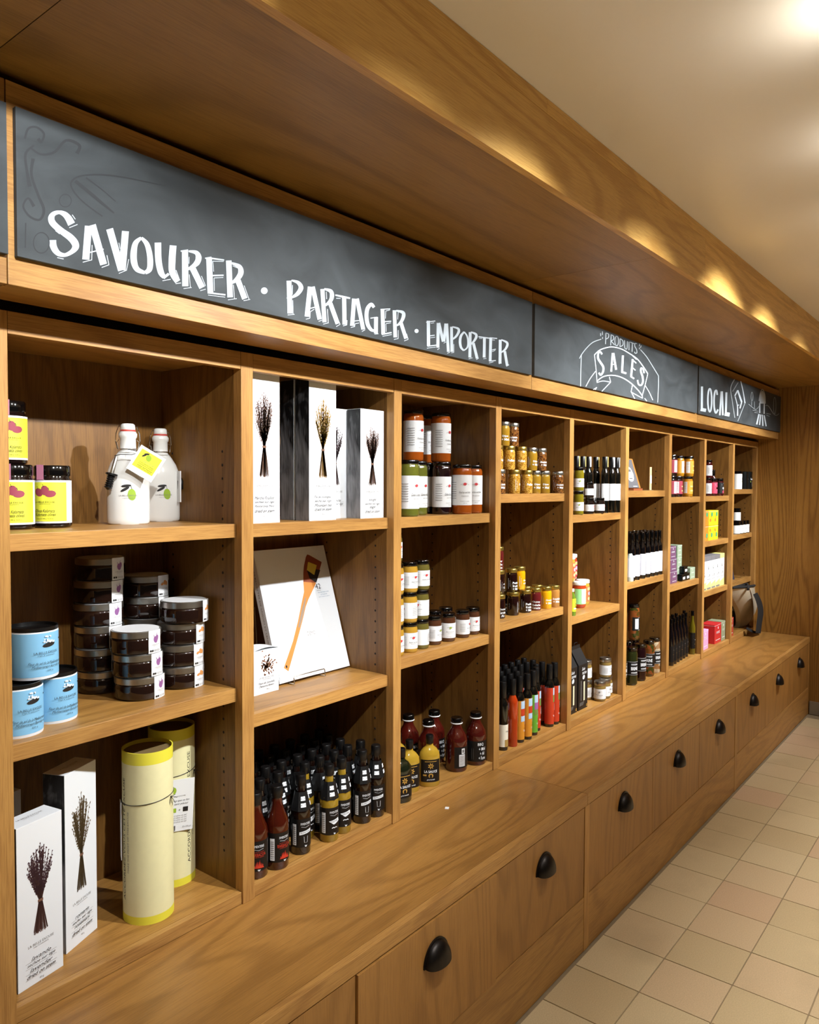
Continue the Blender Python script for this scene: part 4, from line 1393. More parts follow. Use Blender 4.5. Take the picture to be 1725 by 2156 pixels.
# spatula from handle end to blade
L_ = [(0.0245, 0.0404), (0.0771, 0.107), (0.111, 0.1597), (0.1421, 0.2146), (0.1588, 0.2426), (0.1644, 0.2721)]
R_ = [(0.0385, 0.0281), (0.1045, 0.1229), (0.1349, 0.1682), (0.1535, 0.1984), (0.169, 0.2174), (0.2153, 0.2641)]
o_ = p._o(); i_ = p._m(WOODS)
for k in range(5):
    p.mb.face([p.f(*L_[k], o_), p.f(*R_[k], o_), p.f(*R_[k + 1], o_), p.f(*L_[k + 1], o_)], i_)
p.poly([(0.1644, 0.2721), (0.2153, 0.2641), (0.2566, 0.3256), (0.2043, 0.355), (0.1955, 0.3458), (0.1753, 0.3106)], WOODD)
p.poly([(0.1883, 0.3064), (0.1895, 0.2819), (0.2153, 0.2641), (0.2432, 0.3017), (0.2279, 0.3050)], INK)
p.poly([(0.2005, 0.3315), (0.233, 0.3175), (0.214, 0.2882), (0.1883, 0.3064)], mat('butter_pat', '#d6c14a', 0.5))
p.line([(0.1600, 0.2250), (0.1359, 0.1837), (0.1100, 0.1424)], [0.004, 0.010, 0.006], mat('spatula_grey_wear', '#93806e', 0.7))
p.ellipse(0.0349, 0.0421, 0.003, 0.004, INK)
p.text('42', 0.2185, 0.2535, 0.016, INK); p.text('recettes', 0.2185, 0.2410, 0.003, INKG)
for i, t in enumerate(('avec des huiles d olive', 'et 12 accords', 'pour toute la saison')):
    p.text(t, 0.236, 0.2345 - i * 0.007, 0.0034, INKB, width=0.045 if i != 1 else 0.026)
p.rect(0.122, 0.188, 0.107, 0.133, PAPER, 1); p.text('DEMO', 0.153, 0.120, 0.0115, INKG, width=0.032)
p.build('cover_print', cov)
r = empty('wire_book_stand', (1.50, 1.58, z))
tag(r, 'small wire stand holding up the white cookbook', 'stand')
mb = MB()
for dx in (-0.055, 0.065):
    mb.tube([(dx, -0.020, 0.020), (dx, -0.022, 0.0035), (dx, 0.0, 0.002), (dx, 0.130, 0.002), (dx, 0.128, 0.006), (dx, 0.138, 0.12), (dx, 0.1455, 0.20)], 0.0016, 8)
mb.tube([(-0.055, -0.020, 0.020), (-0.052, -0.020, 0.024), (0.062, -0.020, 0.024), (0.065, -0.020, 0.020)], 0.0016, 8)
mb.tube([(-0.055, 0.130, 0.002), (0.065, 0.130, 0.002)], 0.0016, 8)
mb.build('wire_frame', STEEL, r, smooth=60)

# bay 2, bottom: hot sauce bottles
SAUCER = mat('red_hot_sauce', '#3c1006', 0.06, coat=0.6)
SAUCEY = mat('mustard_yellow_sauce', '#8b6f1d', 0.06, coat=0.6)
SAUCED = mat('dark_brown_sauce', '#150805', 0.06, coat=0.6)
BLABEL = mat('black_label', '#0b0b0c', 0.45)
FLAME = mat('flame_red_print', '#c2361f', 0.6)


def b_sauce(kind, R0=0.0258, h=0.205, collar=True):
    def f():
        r = empty('sauce_bottle')
        body_m = {'barbacoa': SAUCER, 'gold': SAUCEY, 'dark': SAUCED}[kind]
        MB().lathe([(0.0, 0.0), (R0 * 0.92, 0.0), (R0, 0.004), (R0, h * 0.52), (R0 * 0.93, h * 0.59), (R0 * 0.62, h * 0.70), (R0 * 0.46, h * 0.78), (R0 * 0.44, h * 0.90)], 32).build('bottle', body_m, r, smooth=45)
        MB().lathe([(R0 * 0.50, h * 0.86), (R0 * 0.54, h * 0.87), (R0 * 0.54, h * 0.985), (R0 * 0.48, h), (0.0, h)], 24).build('cap', BLACKP, r, smooth=40)
        lab = band(r, 'label', R0, h * 0.10, h * 0.46, -PI / 2, 2.3, BLABEL, 22)
        p = Print(cyl_map(R0 + 0.0006, 0.0), 0.0004)
        p.text('PIMENTERIE', 0.0, h * 0.40, 0.006, WHITE, width=0.027); p.line([(-0.012, h * 0.365), (0, h * 0.352), (0.012, h * 0.365)], 0.0006, WHITE)
        if kind == 'barbacoa':
            p.text('SAUCE PIQUANTE', 0, h * 0.333, 0.0022, FLAME, width=0.026); p.text('BARBACOA', 0, h * 0.300, 0.008, FLAME, width=0.036)
            p.text('LA PETITE MAISON', 0, h * 0.270, 0.0022, FLAME, width=0.026)
            rnd = random.Random(2)
            for k in range(15):
                x = -0.011 + 0.022 * k / 14; hh_ = 0.005 + 0.017 * math.sin(PI * (k + 0.5) / 15) * rnd.uniform(0.6, 1)
                p.poly([(x - 0.0015, h * 0.14), (x + 0.0015, h * 0.14), (x + rnd.uniform(-0.002, 0.002), h * 0.14 + hh_)], FLAME)
        elif kind == 'gold':
            p.poly([(-0.016, h * 0.285), (0.014, h * 0.315), (0.016, h * 0.27), (-0.002, h * 0.235)], WHITE); p.text('COLONEL', 0, h * 0.28, 0.005, INK, width=0.022, rot=0.15)
            p.line([(-0.008, h * 0.19), (-0.004, h * 0.20), (0, h * 0.192), (0.004, h * 0.20), (0.008, h * 0.19)], 0.0022, WHITE)
        else:
            p.poly([(-0.017, h * 0.26), (0.016, h * 0.285), (0.016, h * 0.325), (-0.017, h * 0.30)], WHITE); p.text('FUMISTERIE', 0, h * 0.293, 0.0045, INK, width=0.027, rot=0.15)
            p.line([(-0.005, h * 0.24), (-0.004, h * 0.16), (0.004, h * 0.16), (0.005, h * 0.24)], 0.0008, WHITE)
        p.text('350 ml', 0, h * 0.125, 0.002, WHITE); p.poly([(-0.003, h * 0.115), (0, h * 0.105), (0.003, h * 0.115), (0, h * 0.125)], WHITE)
        p.rect(-0.036, -0.025, h * 0.13, h * 0.40, PAPER, 5)
        for i in range(9):
            p.rect(-0.0345, -0.0265, h * (0.15 + 0.026 * i), h * (0.158 + 0.026 * i), INKG, 3)
        p.build('label_print', lab)
        if collar:
            mb = MB()
            mb.lathe([(R0 * 0.64, h * 0.79), (R0 * 0.88, h * 0.66), (R0 * 1.055, h * 0.560)], 8, cap=False)
            cl = mb.build('neck_collar', BLABEL, r)
            def cm(s, t, o):
                a = -PI / 2 + 0.393 + s / R0 * 1.25
                q = t
                rad = (R0 * (1.05 - 0.40 * q)) * 0.96 + 0.0012 + o
                return (rad * math.cos(a), rad * math.sin(a), h * (0.565 + 0.225 * q))
            p = Print(cm, 0.0)
            for s0 in (-0.0125, 0.0125):
                p.rect(s0 - 0.006, s0 + 0.006, 0.55, 0.78, WHITE, 2); p.rect(s0 - 0.006, s0 + 0.006, 0.20, 0.42, WHITE, 2)
                p.rect(s0 - 0.005, s0 + 0.005, 0.64, 0.67, BLABEL, 1); p.rect(s0 - 0.005, s0 + 0.005, 0.30, 0.33, BLABEL, 1)
            p.build('collar_print', cl)
        return r
    return f


z = Z_BOT
place('barb', b_sauce('barbacoa', 0.0300, 0.205, False), (1.2205, 1.456, z), -0.45, 'red barbacoa sauce bottle against the left post, second bay bottom', 'bottle', 'hot sauce bottles')
place('barb', b_sauce('barbacoa', 0.0300, 0.205, False), (1.2840, 1.450, z), -0.08, 'red barbacoa sauce bottle, second in the front row', 'bottle', 'hot sauce bottles')
FR = [('dark', 1.374, 1.458, -0.25, 'dark sauce bottle with black neck collar beside the barbacoa sauce'),
      ('gold', 1.440, 1.512, 0.0, 'yellow sauce bottle set back between two front bottles'),
      ('gold', 1.471, 1.450, -0.20, 'yellow sauce bottle with black collar in the middle of the front row'),
      ('gold', 1.529, 1.458, -0.35, 'yellow sauce bottle right of the middle in the front row'),
      ('dark', 1.612, 1.456, -0.30, 'dark sauce bottle with collar, second from the right post'),
      ('dark', 1.6685, 1.454, -0.52, 'dark sauce bottle with collar next to the right post')]
for kd, x, y, a, t in FR:
    place('sauce_' + kd, b_sauce(kd), (x, y, z), a, t, 'bottle', 'hot sauce bottles')
for row, (y, xs) in enumerate([(1.5155, (1.225, 1.285, 1.345, 1.500, 1.557, 1.613, 1.669)), (1.5705, (1.235, 1.293, 1.350, 1.408, 1.466, 1.524, 1.582, 1.640)), (1.6255, (1.240, 1.298, 1.355, 1.413, 1.471, 1.529, 1.587, 1.645)), (1.6805, (1.36, 1.42, 1.48, 1.54, 1.60, 1.66))]):
    for i, x in enumerate(xs):
        place('sauce_dark', b_sauce('dark'), (x + random.uniform(-0.0015, 0.0015), y, z), random.uniform(-0.5, 0.5), 'dark sauce bottle with black cap, %s from the left in the %s row, second bay' % (ORDN[i], ['second', 'third', 'fourth', 'back'][row]), 'bottle', 'hot sauce bottles of the %s row' % ['second', 'third', 'fourth', 'back'][row])


# ------------------------------------------------------------------ bay 3
MAPLE = mat('red_leaf_print', '#c22f35', 0.6)
GREENJ = mat('green_relish', '#5c5f22', 0.07, coat=0.6)
PLUMJ = mat('plum_chutney', '#1b0a0c', 0.07, coat=0.6)
ORANGEJ = mat('fruit_ketchup', '#9a4a14', 0.07, coat=0.6)
CORNJ = mat('corn_relish', '#a9812c', 0.07, coat=0.6)
PESTO = mat('olive_relish', '#5f5626', 0.07, coat=0.6)
BROWNB = mat('fig_butter', '#4b2d1c', 0.07, coat=0.6)
LEAFG = mat('green_leaf_print', '#8aa03a', 0.6)


def leaf_print(p, x, y, s, m):
    rnd = random.Random(4)
    p.ellipse(x, y, s * 0.55, s * 0.45, m)
    for a in range(9):
        an = a * 0.7
        _blob(p, x + s * 0.62 * math.cos(an), y + s * 0.45 * math.sin(an), s * 0.3, s * 0.25, m, an)
    p.line([(x, y - s * 0.3), (x, y - s * 0.95)], s * 0.16, m)


def b_preserve(body_m, R0, h, lab0, lab1, words, lid_m=None, leaf=None, back=False, name='preserve_jar', lid_h=0.012, neck=0.90):
    """round glass jar: body, screw lid, white wrap label with an arc of words and a small leaf"""
    def f():
        r = empty(name)
        MB().lathe([(0.0, 0.0), (R0 * 0.86, 0.0), (R0 * 0.97, 0.003), (R0, 0.008), (R0, h - lid_h - 0.012), (R0 * 0.96, h - lid_h - 0.006), (R0 * neck, h - lid_h - 0.001), (R0 * neck, h - 0.003)], 36).build('jar_body', body_m, r, smooth=40)
        MB().lathe([(R0 * (neck + 0.05), h - lid_h), (R0 * (neck + 0.07), h - lid_h + 0.001), (R0 * (neck + 0.07), h - 0.002), (R0 * (neck + 0.03), h), (R0 * (neck - 0.02), h - 0.0008), (0.0, h - 0.0008)], 36).build('lid', lid_m or BLACKG, r, smooth=35)
        lab = band(r, 'label', R0, lab0, lab1, -PI / 2, 2.75, PAPER, 30)
        H = lab1 - lab0
        p = Print(cyl_map(R0 + 0.0005, lab0), 0.0004)
        rr = R0 * 0.52
        for k in range(-7, 8):
            a = PI / 2 + k * 0.14
            p.rect(rr * math.cos(a) - 0.0005, rr * math.cos(a) + 0.0005, H * 0.62 + rr * math.sin(a) * 0.55 - 0.0006, H * 0.62 + rr * math.sin(a) * 0.55 + 0.0006, INKG, 1)
        leaf_print(p, 0.0, H * 0.70, R0 * 0.20, leaf or MAPLE)
        p.script(words[0], 0.0, H * 0.42, H * 0.085, INK, R0 * 1.15)
        p.text(words[1], 0.0, H * 0.31, H * 0.045, INKG, width=R0 * 0.7)
        p.text('PRODUIT DU QUEBEC', 0.0, H * 0.13, H * 0.03, INKG, width=R0 * 0.9); p.text('250 ml', 0.0, H * 0.07, H * 0.03, INKG)
        for i in range(8):
            p.rect(-R0 * 1.55, -R0 * 0.85, H * (0.22 + 0.075 * i), H * (0.235 + 0.075 * i), INKG, 3)
        if back:
            p.barcode(R0 * 1.3, H * 0.2, R0 * 0.5, H * 0.14, INK)
        p.build('label_print', lab)
        return r
    return f


K_GREEN = ('k_green', b_preserve(GREENJ, 0.0315, 0.172, 0.024, 0.124, ('Gelee de fines', 'aux herbes')))
K_PLUM = ('k_plum', b_preserve(PLUMJ, 0.0315, 0.172, 0.024, 0.124, ('Gelee de cassis', 'aux fruits')))
K_ORNG = ('k_orng', b_preserve(ORANGEJ, 0.0335, 0.165, 0.030, 0.130, ('Ketchup aux fruits', 'maison')))
z = shelf_z(3, 0)
TOP3 = [(K_GREEN, 861, 1.462, 'tall green preserve jar with white label at the left front, third bay top'), (K_GREEN, 879.5, 1.520, 'tall green preserve jar just behind another green one, third bay top'),
        (K_PLUM, 901, 1.575, 'tall dark preserve jar showing its barcode side, third bay top'), (K_PLUM, 930, 1.500, 'tall dark preserve jar with red leaf label beside the orange jars'),
        (K_ORNG, 972.5, 1.462, 'tall orange fruit ketchup jar in front, third bay top'), (K_ORNG, 995, 1.483, 'tall orange fruit ketchup jar next to the right post, third bay top')]
turn = [-0.10, 0.0, 1.35, -0.05, -0.66, -0.62]
for (kk, u, y, t), a in zip(TOP3, turn):
    place(kk[0], kk[1], (min(ux(u, y), 2.2085), y, z), a, t, 'jar', 'tall preserve jars, third bay')
for u, y, t in ((870, 1.545, 'orange fruit ketchup jar stacked on the green jars, upper left'), (893, 1.640, 'orange fruit ketchup jar in shadow at the back of the stack'), (928, 1.530, 'orange fruit ketchup jar stacked on the dark jars, upper right')):
    xx = ux(u, y)
    if y > 1.59:
        place('k_plum', K_PLUM[1], (xx, y, z), 0.3, 'tall dark preserve jar hidden behind, third bay top', 'jar', 'tall preserve jars, third bay')
    place('k_orng', K_ORNG[1], (xx, y, z + 0.1725), 0.05, t, 'jar', 'tall preserve jars, third bay')

SM = dict(R0=0.0248, h=0.093, lab0=0.013, lab1=0.062, lid_h=0.012)
K_CORN = ('k_corn', b_preserve(CORNJ, words=('Relish de mais', 'sucre'), **SM))
K_PEST = ('k_pest', b_preserve(PESTO, words=('Gelee piment', 'jalapeno'), **SM))
K_BUTR = ('k_butr', b_preserve(BROWNB, words=('Beurre de pommes', 'epices'), **SM))
K_BUTG = ('k_butg', b_preserve(BROWNB, words=('Beurre de poires', 'gingembre'), leaf=LEAFG, **SM))
z = shelf_z(3, 1)
PILE = [('left column, half behind the post', 1.783, 1.475, K_CORN), ('middle column', 1.853, 1.476, K_CORN), ('right column', 1.921, 1.482, K_PEST)]
for ci, (cn, x, y, kk) in enumerate(PILE):
    for lv in range(3):
        place(kk[0], kk[1], (x + random.uniform(-0.002, 0.002), y, z + lv * 0.0935), ((-0.2, 0.9, -0.1), (-0.40, 1.0, -0.12), (1.4, -1.35, -0.30))[ci][lv], 'small relish jar, %s level of the pile, %s' % (['bottom', 'second', 'third'][lv], cn), 'jar', 'small relish jars piled in the third bay')
place('k_pest', K_PEST[1], (1.812, 1.505, z + 3 * 0.0935), 0.0, 'small relish jar with white label alone on top of the pile', 'jar', 'small relish jars piled in the third bay')
for x, y, kk, a, t in ((1.993, 1.486, K_BUTG, 0.05, 'small brown butter jar beside the pile, leftmost of the front four'), (2.066, 1.482, K_BUTG, -0.62, 'small brown butter jar with green print, second of the front four'),
                       (2.149, 1.481, K_BUTR, 0.25, 'small brown butter jar with red print, third of the front four'), (2.2185, 1.486, K_BUTR, -0.40, 'small brown butter jar next to the right post'),
                       (1.985, 1.545, K_BUTG, 0.2, 'small brown butter jar behind, left'), (2.075, 1.545, K_BUTR, 0.2, 'small brown butter jar behind, middle'), (2.160, 1.560, K_BUTR, -0.2, 'small brown butter jar behind, right')):
    place(kk[0], kk[1], (x, y, z), a, t, 'jar', 'small brown butter jars')

# bay 3 bottom: flask bottles and barbecue sauce
MUST = mat('yellow_mustard_sauce', '#a8862a', 0.08, coat=0.6)
GREENS = mat('dark_green_sauce', '#161a0d', 0.08, coat=0.6)
BBQ = mat('barbecue_sauce', '#43100a', 0.06, coat=0.6)
GOLDP = mat('gold_print', '#b0873a', 0.5)


def b_flask(body_m):
    def f():
        r = empty('flask_bottle')
        MB().lathe([(0.0, 0.0), (0.031, 0.0), (0.0335, 0.004), (0.0335, 0.095), (0.031, 0.108), (0.022, 0.120), (0.012, 0.128), (0.0105, 0.142)], 40, sy=0.68).build('bottle', body_m, r, smooth=50)
        MB().lathe([(0.0120, 0.136), (0.0125, 0.137), (0.0125, 0.160), (0.0115, 0.162), (0.0, 0.162)], 24).build('cap', BLACKP, r, smooth=40)
        lab = band(r, 'label', 0.0335, 0.016, 0.088, -PI / 2, 1.1, BLABEL, 20, sy=0.68)
        p = Print(cyl_map(0.0339, 0.0, -PI / 2, 1, 0.68), 0.0003)
        p.text('LA SAUCE', 0, 0.050, 0.008, WHITE, width=0.044, bold=0.02); p.rect(-0.02, 0.02, 0.081, 0.083, GOLDP, 6)
        for k in range(7):
            a = k * 0.9
            p.ellipse(0.006 * math.cos(a), 0.068 + 0.006 * math.sin(a), 0.004, 0.0018, GOLDP, a)
        p.ellipse(0.0, 0.037, 0.008, 0.007, GOLDP); p.ellipse(0.0, 0.035, 0.004, 0.006, BLABEL)
        p.script('gourmande', 0, 0.024, 0.006, WHITE, 0.026); p.rect(-0.026, -0.014, 0.036, 0.041, GOLDP, 2)
        p.build('label_print', lab)
        return r
    return f


def b_bbq():
    r = empty('barbecue_bottle')
    R0 = 0.0365
    MB().lathe([(0.0, 0.0), (R0 * 0.92, 0.0), (R0, 0.005), (R0, 0.100), (R0 * 0.95, 0.113), (R0 * 0.72, 0.128), (0.019, 0.140), (0.0165, 0.150), (0.0165, 0.160)], 40).build('bottle', BBQ, r, smooth=50)
    MB().lathe([(0.0195, 0.157), (0.0205, 0.158), (0.0205, 0.160), (0.0195, 0.161)], 28).build('seal_ring', PAPER, r, smooth=40)
    MB().lathe([(0.0195, 0.1612), (0.0195, 0.175), (0.018, 0.177), (0.0, 0.177)], 28).build('cap', BLACKG, r, smooth=40)
    lab = band(r, 'label', R0, 0.014, 0.085, -PI / 2, 2.6, BLABEL, 30)
    p = Print(cyl_map(R0 + 0.0004, 0.0), 0.0003)
    for i, t in enumerate(('BBQ', '+ Miel', '+ Ail', '+ Fume')):
        p.text(t, 0.002 if i else -0.004, 0.073 - i * 0.0155, 0.0115, WHITE, width=(0.022, 0.026, 0.018, 0.027)[i], bold=0.01)
    for x in (-0.036, -0.030):
        p.rect(x, x + 0.0006, 0.022, 0.06, INKG, 1)
    p.rect(-0.080, -0.058, 0.020, 0.060, PAPER, 6); p.rect(-0.071, -0.059, 0.062, 0.080, PAPER, 4); p.barcode(-0.065, 0.071, 0.009, 0.011, INK, 7)
    for i in range(9):
        p.rect(-0.078, -0.060, 0.023 + 0.004 * i, 0.0242 + 0.004 * i, INKG, 3)
    p.build('label_print', lab)
    return r


z = Z_BOT
place('fl_g', b_flask(GREENS), (1.790, 1.456, z), -0.4, 'dark green flask of sauce against the left post', 'bottle', 'flask sauce bottles')
for x, y, a, t in ((1.866, 1.486, -0.55, 'yellow flask of sauce behind the dark green one'), (1.893, 1.556, -0.2, 'yellow flask of sauce farthest back'), (1.945, 1.466, -0.72, 'yellow flask of sauce standing in front of the barbecue bottles')):
    place('fl_y', b_flask(MUST), (x, y, z), a, t, 'bottle', 'flask sauce bottles')
for x, y, a, t in ((2.113, 1.478, 1.45, 'barbecue bottle turned to show its white nutrition label'), (2.2060, 1.462, -0.38, 'barbecue bottle lettered BBQ Miel Ail next to the right post'),
                   (2.030, 1.535, 0.25, 'barbecue bottle half hidden behind the yellow flask'), (2.130, 1.585, 0.0, 'barbecue bottle in the middle of the back row'), (2.035, 1.625, 0.0, 'barbecue bottle at the left of the back row')):
    place('bbq', b_bbq, (x, y, z), a, t, 'bottle', 'barbecue sauce bottles')
pt = MB().box(-0.007, 0.007, -0.006, 0.006, 0.0, 0.0015).build('price_sticker', PAPER)
pt.location = (1.888, 1.355, Z_CTR); pt.rotation_euler = (0, 0, 0.5)
tag(pt, 'tiny white price sticker lying on the worktop', 'sticker')

# ------------------------------------------------------------------ bay 4
GOLDL = mat('gold_lid', '#b79d4e', 0.28, metal=0.9)
SILVL = mat('silver_lid', '#b7b6ae', 0.25, metal=0.95)
DIJ = mat('dijon_mustard', '#94701f', 0.09, coat=0.6)
CITR = mat('lemon_curd', '#d79a0e', 0.09, coat=0.6)
TANB = mat('peanut_honey', '#a8763a', 0.09, coat=0.6)
ANC = grain_material('old_style_mustard', '#3b1d10', '#8a5a2a')
POL = grain_material('honey_pollen_grains', '#8f5f18', '#c79d45')
CHUT = mat('dark_chutney', '#1d0907', 0.08, coat=0.6)
RHUB = mat('rhubarb_chutney', '#5a1a1a', 0.09, coat=0.6)


def b_honey(body_m, lid_m, words, R0=0.0228, h=0.0865, ink=None):
    """small jar printed directly on the glass in white"""
    def f():
        r = empty('condiment_jar')
        b = MB().lathe([(0.0, 0.0), (R0 * 0.9, 0.0), (R0, 0.004), (R0, h - 0.024), (R0 * 0.96, h - 0.019), (R0 * 0.90, h - 0.016), (R0 * 0.90, h - 0.004)], 32).build('jar_body', body_m, r, smooth=40)
        MB().lathe([(R0 * 0.97, h - 0.014), (R0 * 0.99, h - 0.013), (R0 * 0.99, h - 0.0015), (R0 * 0.95, h), (R0 * 0.88, h - 0.0008), (0.0, h - 0.0008)], 32).build('lid', lid_m, r, smooth=35)
        p = Print(cyl_map(R0, 0.0), 0.0002)
        for i, t in enumerate(words):
            p.text(t, 0.0, 0.034 - i * 0.0115, 0.0085, WHITE, width=min(0.034, 0.0046 * len(t)), bold=0.02)
        p.rect(-0.0305, -0.0295, 0.012, 0.052, WHITE, 1); p.rect(-0.024, -0.0235, 0.02, 0.045, WHITE, 1)
        p.build('glass_print', b)
        return r
    return f


K_DIJ = ('h_dij', b_honey(DIJ, SILVL, ('Dijon', '+ Miel')))
K_ANC = ('h_anc', b_honey(ANC, SILVL, ('Ancienne', '+ Miel')))
K_POL = ('h_pol', b_honey(POL, GOLDL, ('Pollen',)))
K_CHU = ('h_chu', b_honey(CHUT, GOLDL, ('Chutney', 'Carotte', 'Ale')))
K_PET = ('h_pet', b_honey(CHUT, GOLDL, ('Petits', 'fruits', '+ Miel')))
K_RHU = ('h_rhu', b_honey(RHUB, GOLDL, ('Chutney', 'Rhubarbe', 'Camerise')))
K_CIT = ('h_cit', b_honey(CITR, GOLDL, ('Orange', '+ Miel')))
K_TAN = ('h_tan', b_honey(TANB, GOLDL, ('Arachide', '+ Miel')))
z = shelf_z(4, 0)
HZ = 0.0868
R4 = [('h_anc', K_ANC, 2.330, 1.452, -0.5, 'dark grainy mustard jar with silver lid against the left post, fourth bay top'),
      ('h_pol', K_POL, 2.432, 1.452, 0.6, 'pollen jar with gold lid turned to its blue back label, fourth bay top'), ('h_pol', K_POL, 2.520, 1.450, -0.35, 'pollen jar with gold lid in the middle of the bottom row, fourth bay top'),
      ('h_dij', K_DIJ, 2.605, 1.462, -0.6, 'Dijon mustard jar beside another, left one of the bottom row'), ('h_dij', K_DIJ, 2.660, 1.452, -0.75, 'Dijon mustard jar with silver lid, right one of the bottom row'),
      ('h_anc', K_ANC, 2.7695, 1.450, -0.60, 'dark grainy mustard jar next to the right post, fourth bay top'), ('h_anc', K_ANC, 2.714, 1.485, 0.2, 'dark grainy mustard jar set back in the bottom row')]
for k, kk, x, y, a, t in R4:
    place(k, kk[1], (x, y, z), a, t, 'jar', 'honey mustard jars, fourth bay')
for k, kk, x, y, a, t in [('h_pol', K_POL, 2.350, 1.475, 0.2, 'pollen jar with gold lid at the left of the middle row'), ('h_pol', K_POL, 2.412, 1.462, -0.6, 'pollen jar with gold lid, second of the middle row'), ('h_pol', K_POL, 2.487, 1.456, -0.9, 'pollen jar with gold lid, lettered, third of the middle row'),
                          ('h_dij', K_DIJ, 2.569, 1.458, -0.25, 'Dijon mustard jar, fourth of the middle row'), ('h_anc', K_ANC, 2.640, 1.457, -0.4, 'dark grainy mustard jar at the right end of the middle row')]:
    place(k, kk[1], (x, y, z + HZ), a, t, 'jar', 'honey mustard jars, fourth bay')
place('h_dij', K_DIJ[1], (2.395, 1.475, z + 2 * HZ), -0.7, 'Dijon mustard jar on the top of the pile, fourth bay', 'jar', 'honey mustard jars, fourth bay')
place('h_anc', K_ANC[1], (2.465, 1.478, z + 2 * HZ), -1.0, 'dark grainy mustard jar on the top of the pile, fourth bay', 'jar', 'honey mustard jars, fourth bay')
z = shelf_z(4, 1)
R4 = [('h_chu', K_CHU, 2.398, 1.490, -0.35, 'dark chutney jar against the left post, fourth bay middle'), ('h_pet', K_PET, 2.490, 1.486, 1.1, 'dark jar turned to its barcode, fourth bay middle'), ('h_pet', K_PET, 2.573, 1.481, -0.35, 'dark small-fruit jar in the middle of the front row'),
      ('h_rhu', K_RHU, 2.647, 1.478, -0.9, 'dark rhubarb chutney jar in the front row'), ('h_cit', K_CIT, 2.712, 1.468, -0.45, 'bright yellow orange-honey jar in the front row'), ('h_tan', K_TAN, 2.7695, 1.462, -0.6, 'tan peanut honey jar next to the right post'),
      ('h_chu', K_CHU, 2.430, 1.545, 0.0, 'dark jar with gold lid behind at the left'), ('h_pet', K_PET, 2.505, 1.540, 0.0, 'dark jar with gold lid behind, second'), ('h_cit', K_CIT, 2.590, 1.535, 0.0, 'yellow jar with gold lid behind, third'), ('h_cit', K_CIT, 2.665, 1.532, 0.0, 'yellow jar with gold lid behind, fourth'), ('h_tan', K_TAN, 2.735, 1.520, 0.0, 'tan jar with gold lid behind at the right')]
for k, kk, x, y, a, t in R4:
    place(k, kk[1], (x, y, z), a, t, 'jar', 'chutney and honey jars, fourth bay')
for k, kk, x, y, l, a, t in [('h_chu', K_CHU, 2.425, 1.510, 1, 0.6, 'dark chutney jar on the second level, left'), ('h_pet', K_PET, 2.500, 1.500, 1, -0.2, 'dark small-fruit jar on the second level, middle'), ('h_cit', K_CIT, 2.580, 1.512, 1, 0.3, 'yellow jar on the second level, right'),
                             ('h_rhu', K_RHU, 2.420, 1.512, 2, -0.9, 'rhubarb chutney jar alone on the top level')]:
    place(k, kk[1], (x, y, z + l * HZ), a, t, 'jar', 'chutney and honey jars, fourth bay')

# vinegar bottles
VRED = mat('red_vinegar_label', '#b5371c', 0.4)
VORG = mat('orange_vinegar', '#a5350f', 0.1, coat=0.5)
VAMB = mat('amber_label', '#c98526', 0.45)
VGRN = mat('green_label', '#5f9a2b', 0.45)
VSKY = mat('pale_sky_label', '#a9c3da', 0.5)
VHILL = mat('hill_print', '#6b7f3a', 0.6)
TANL = mat('tan_label', '#a58547', 0.5)
GLASSD = mat('dark_green_glass', '#0d0b08', 0.06, coat=0.6)
IVORY = mat('ivory_label', '#e6e0cc', 0.5)


def b_vinegar(kind):
    def f():
        r = empty('vinegar_bottle')
        R0, h = 0.0192, 0.249
        bm = VORG if kind == 'orange' else GLASSD
        MB().lathe([(0.0, 0.0), (R0 * 0.94, 0.0), (R0, 0.003), (R0, 0.163), (R0 * 0.93, 0.173), (R0 * 0.66, 0.184), (R0 * 0.52, 0.192), (R0 * 0.52, 0.215)], 28).build('bottle', bm, r, smooth=45)
        MB().lathe([(R0 * 0.60, 0.190), (R0 * 0.63, 0.192), (R0 * 0.63, 0.247), (R0 * 0.58, h), (0.0, h)], 20).build('cap', BLACKP, r, smooth=40)
        base = {'red': VRED, 'amber': VAMB, 'green': VGRN, 'ivory': IVORY, 'orange': VORG}[kind]
        if kind == 'orange':
            return r
        z0, z1 = (0.012, 0.158) if kind != 'ivory' else (0.014, 0.095)
        lab = band(r, 'label', R0, z0, z1, -PI / 2, 2.7, base, 26)
        p = Print(cyl_map(R0 + 0.0003, 0.0), 0.0003)
        if kind == 'ivory':
            p.rect(-0.010, 0.026, z0, 0.040, TANL, 8)
            p.text('MERLOT', 0.004, 0.07, 0.005, INKG, width=0.02)
        else:
            p.rect(-0.006 if kind == 'red' else -0.016, 0.020, 0.128, 0.157, VSKY, 8)
            p.rect(-0.006 if kind == 'red' else -0.016, 0.020, 0.100, 0.128, {'red': VHILL, 'amber': VRED, 'green': VIOLET}[kind], 8)
            if kind != 'red':
                p.rect(-0.016, 0.020, 0.080, 0.101, VSKY if kind == 'amber' else VHILL, 8)
            p.rect(0.004, 0.017, 0.066, 0.092, PAPER, 4); p.ellipse(0.011, 0.079, 0.003, 0.006, INK, 0.4)
            p.text('Terroir', 0.004, 0.045, 0.007, WHITE, width=0.02); p.text('VINAIGRE', 0.004, 0.055, 0.003, INK, width=0.014); p.text('250 ml', 0.008, 0.02, 0.003, INK)
        p.build('label_print', lab)
        return r
    return f


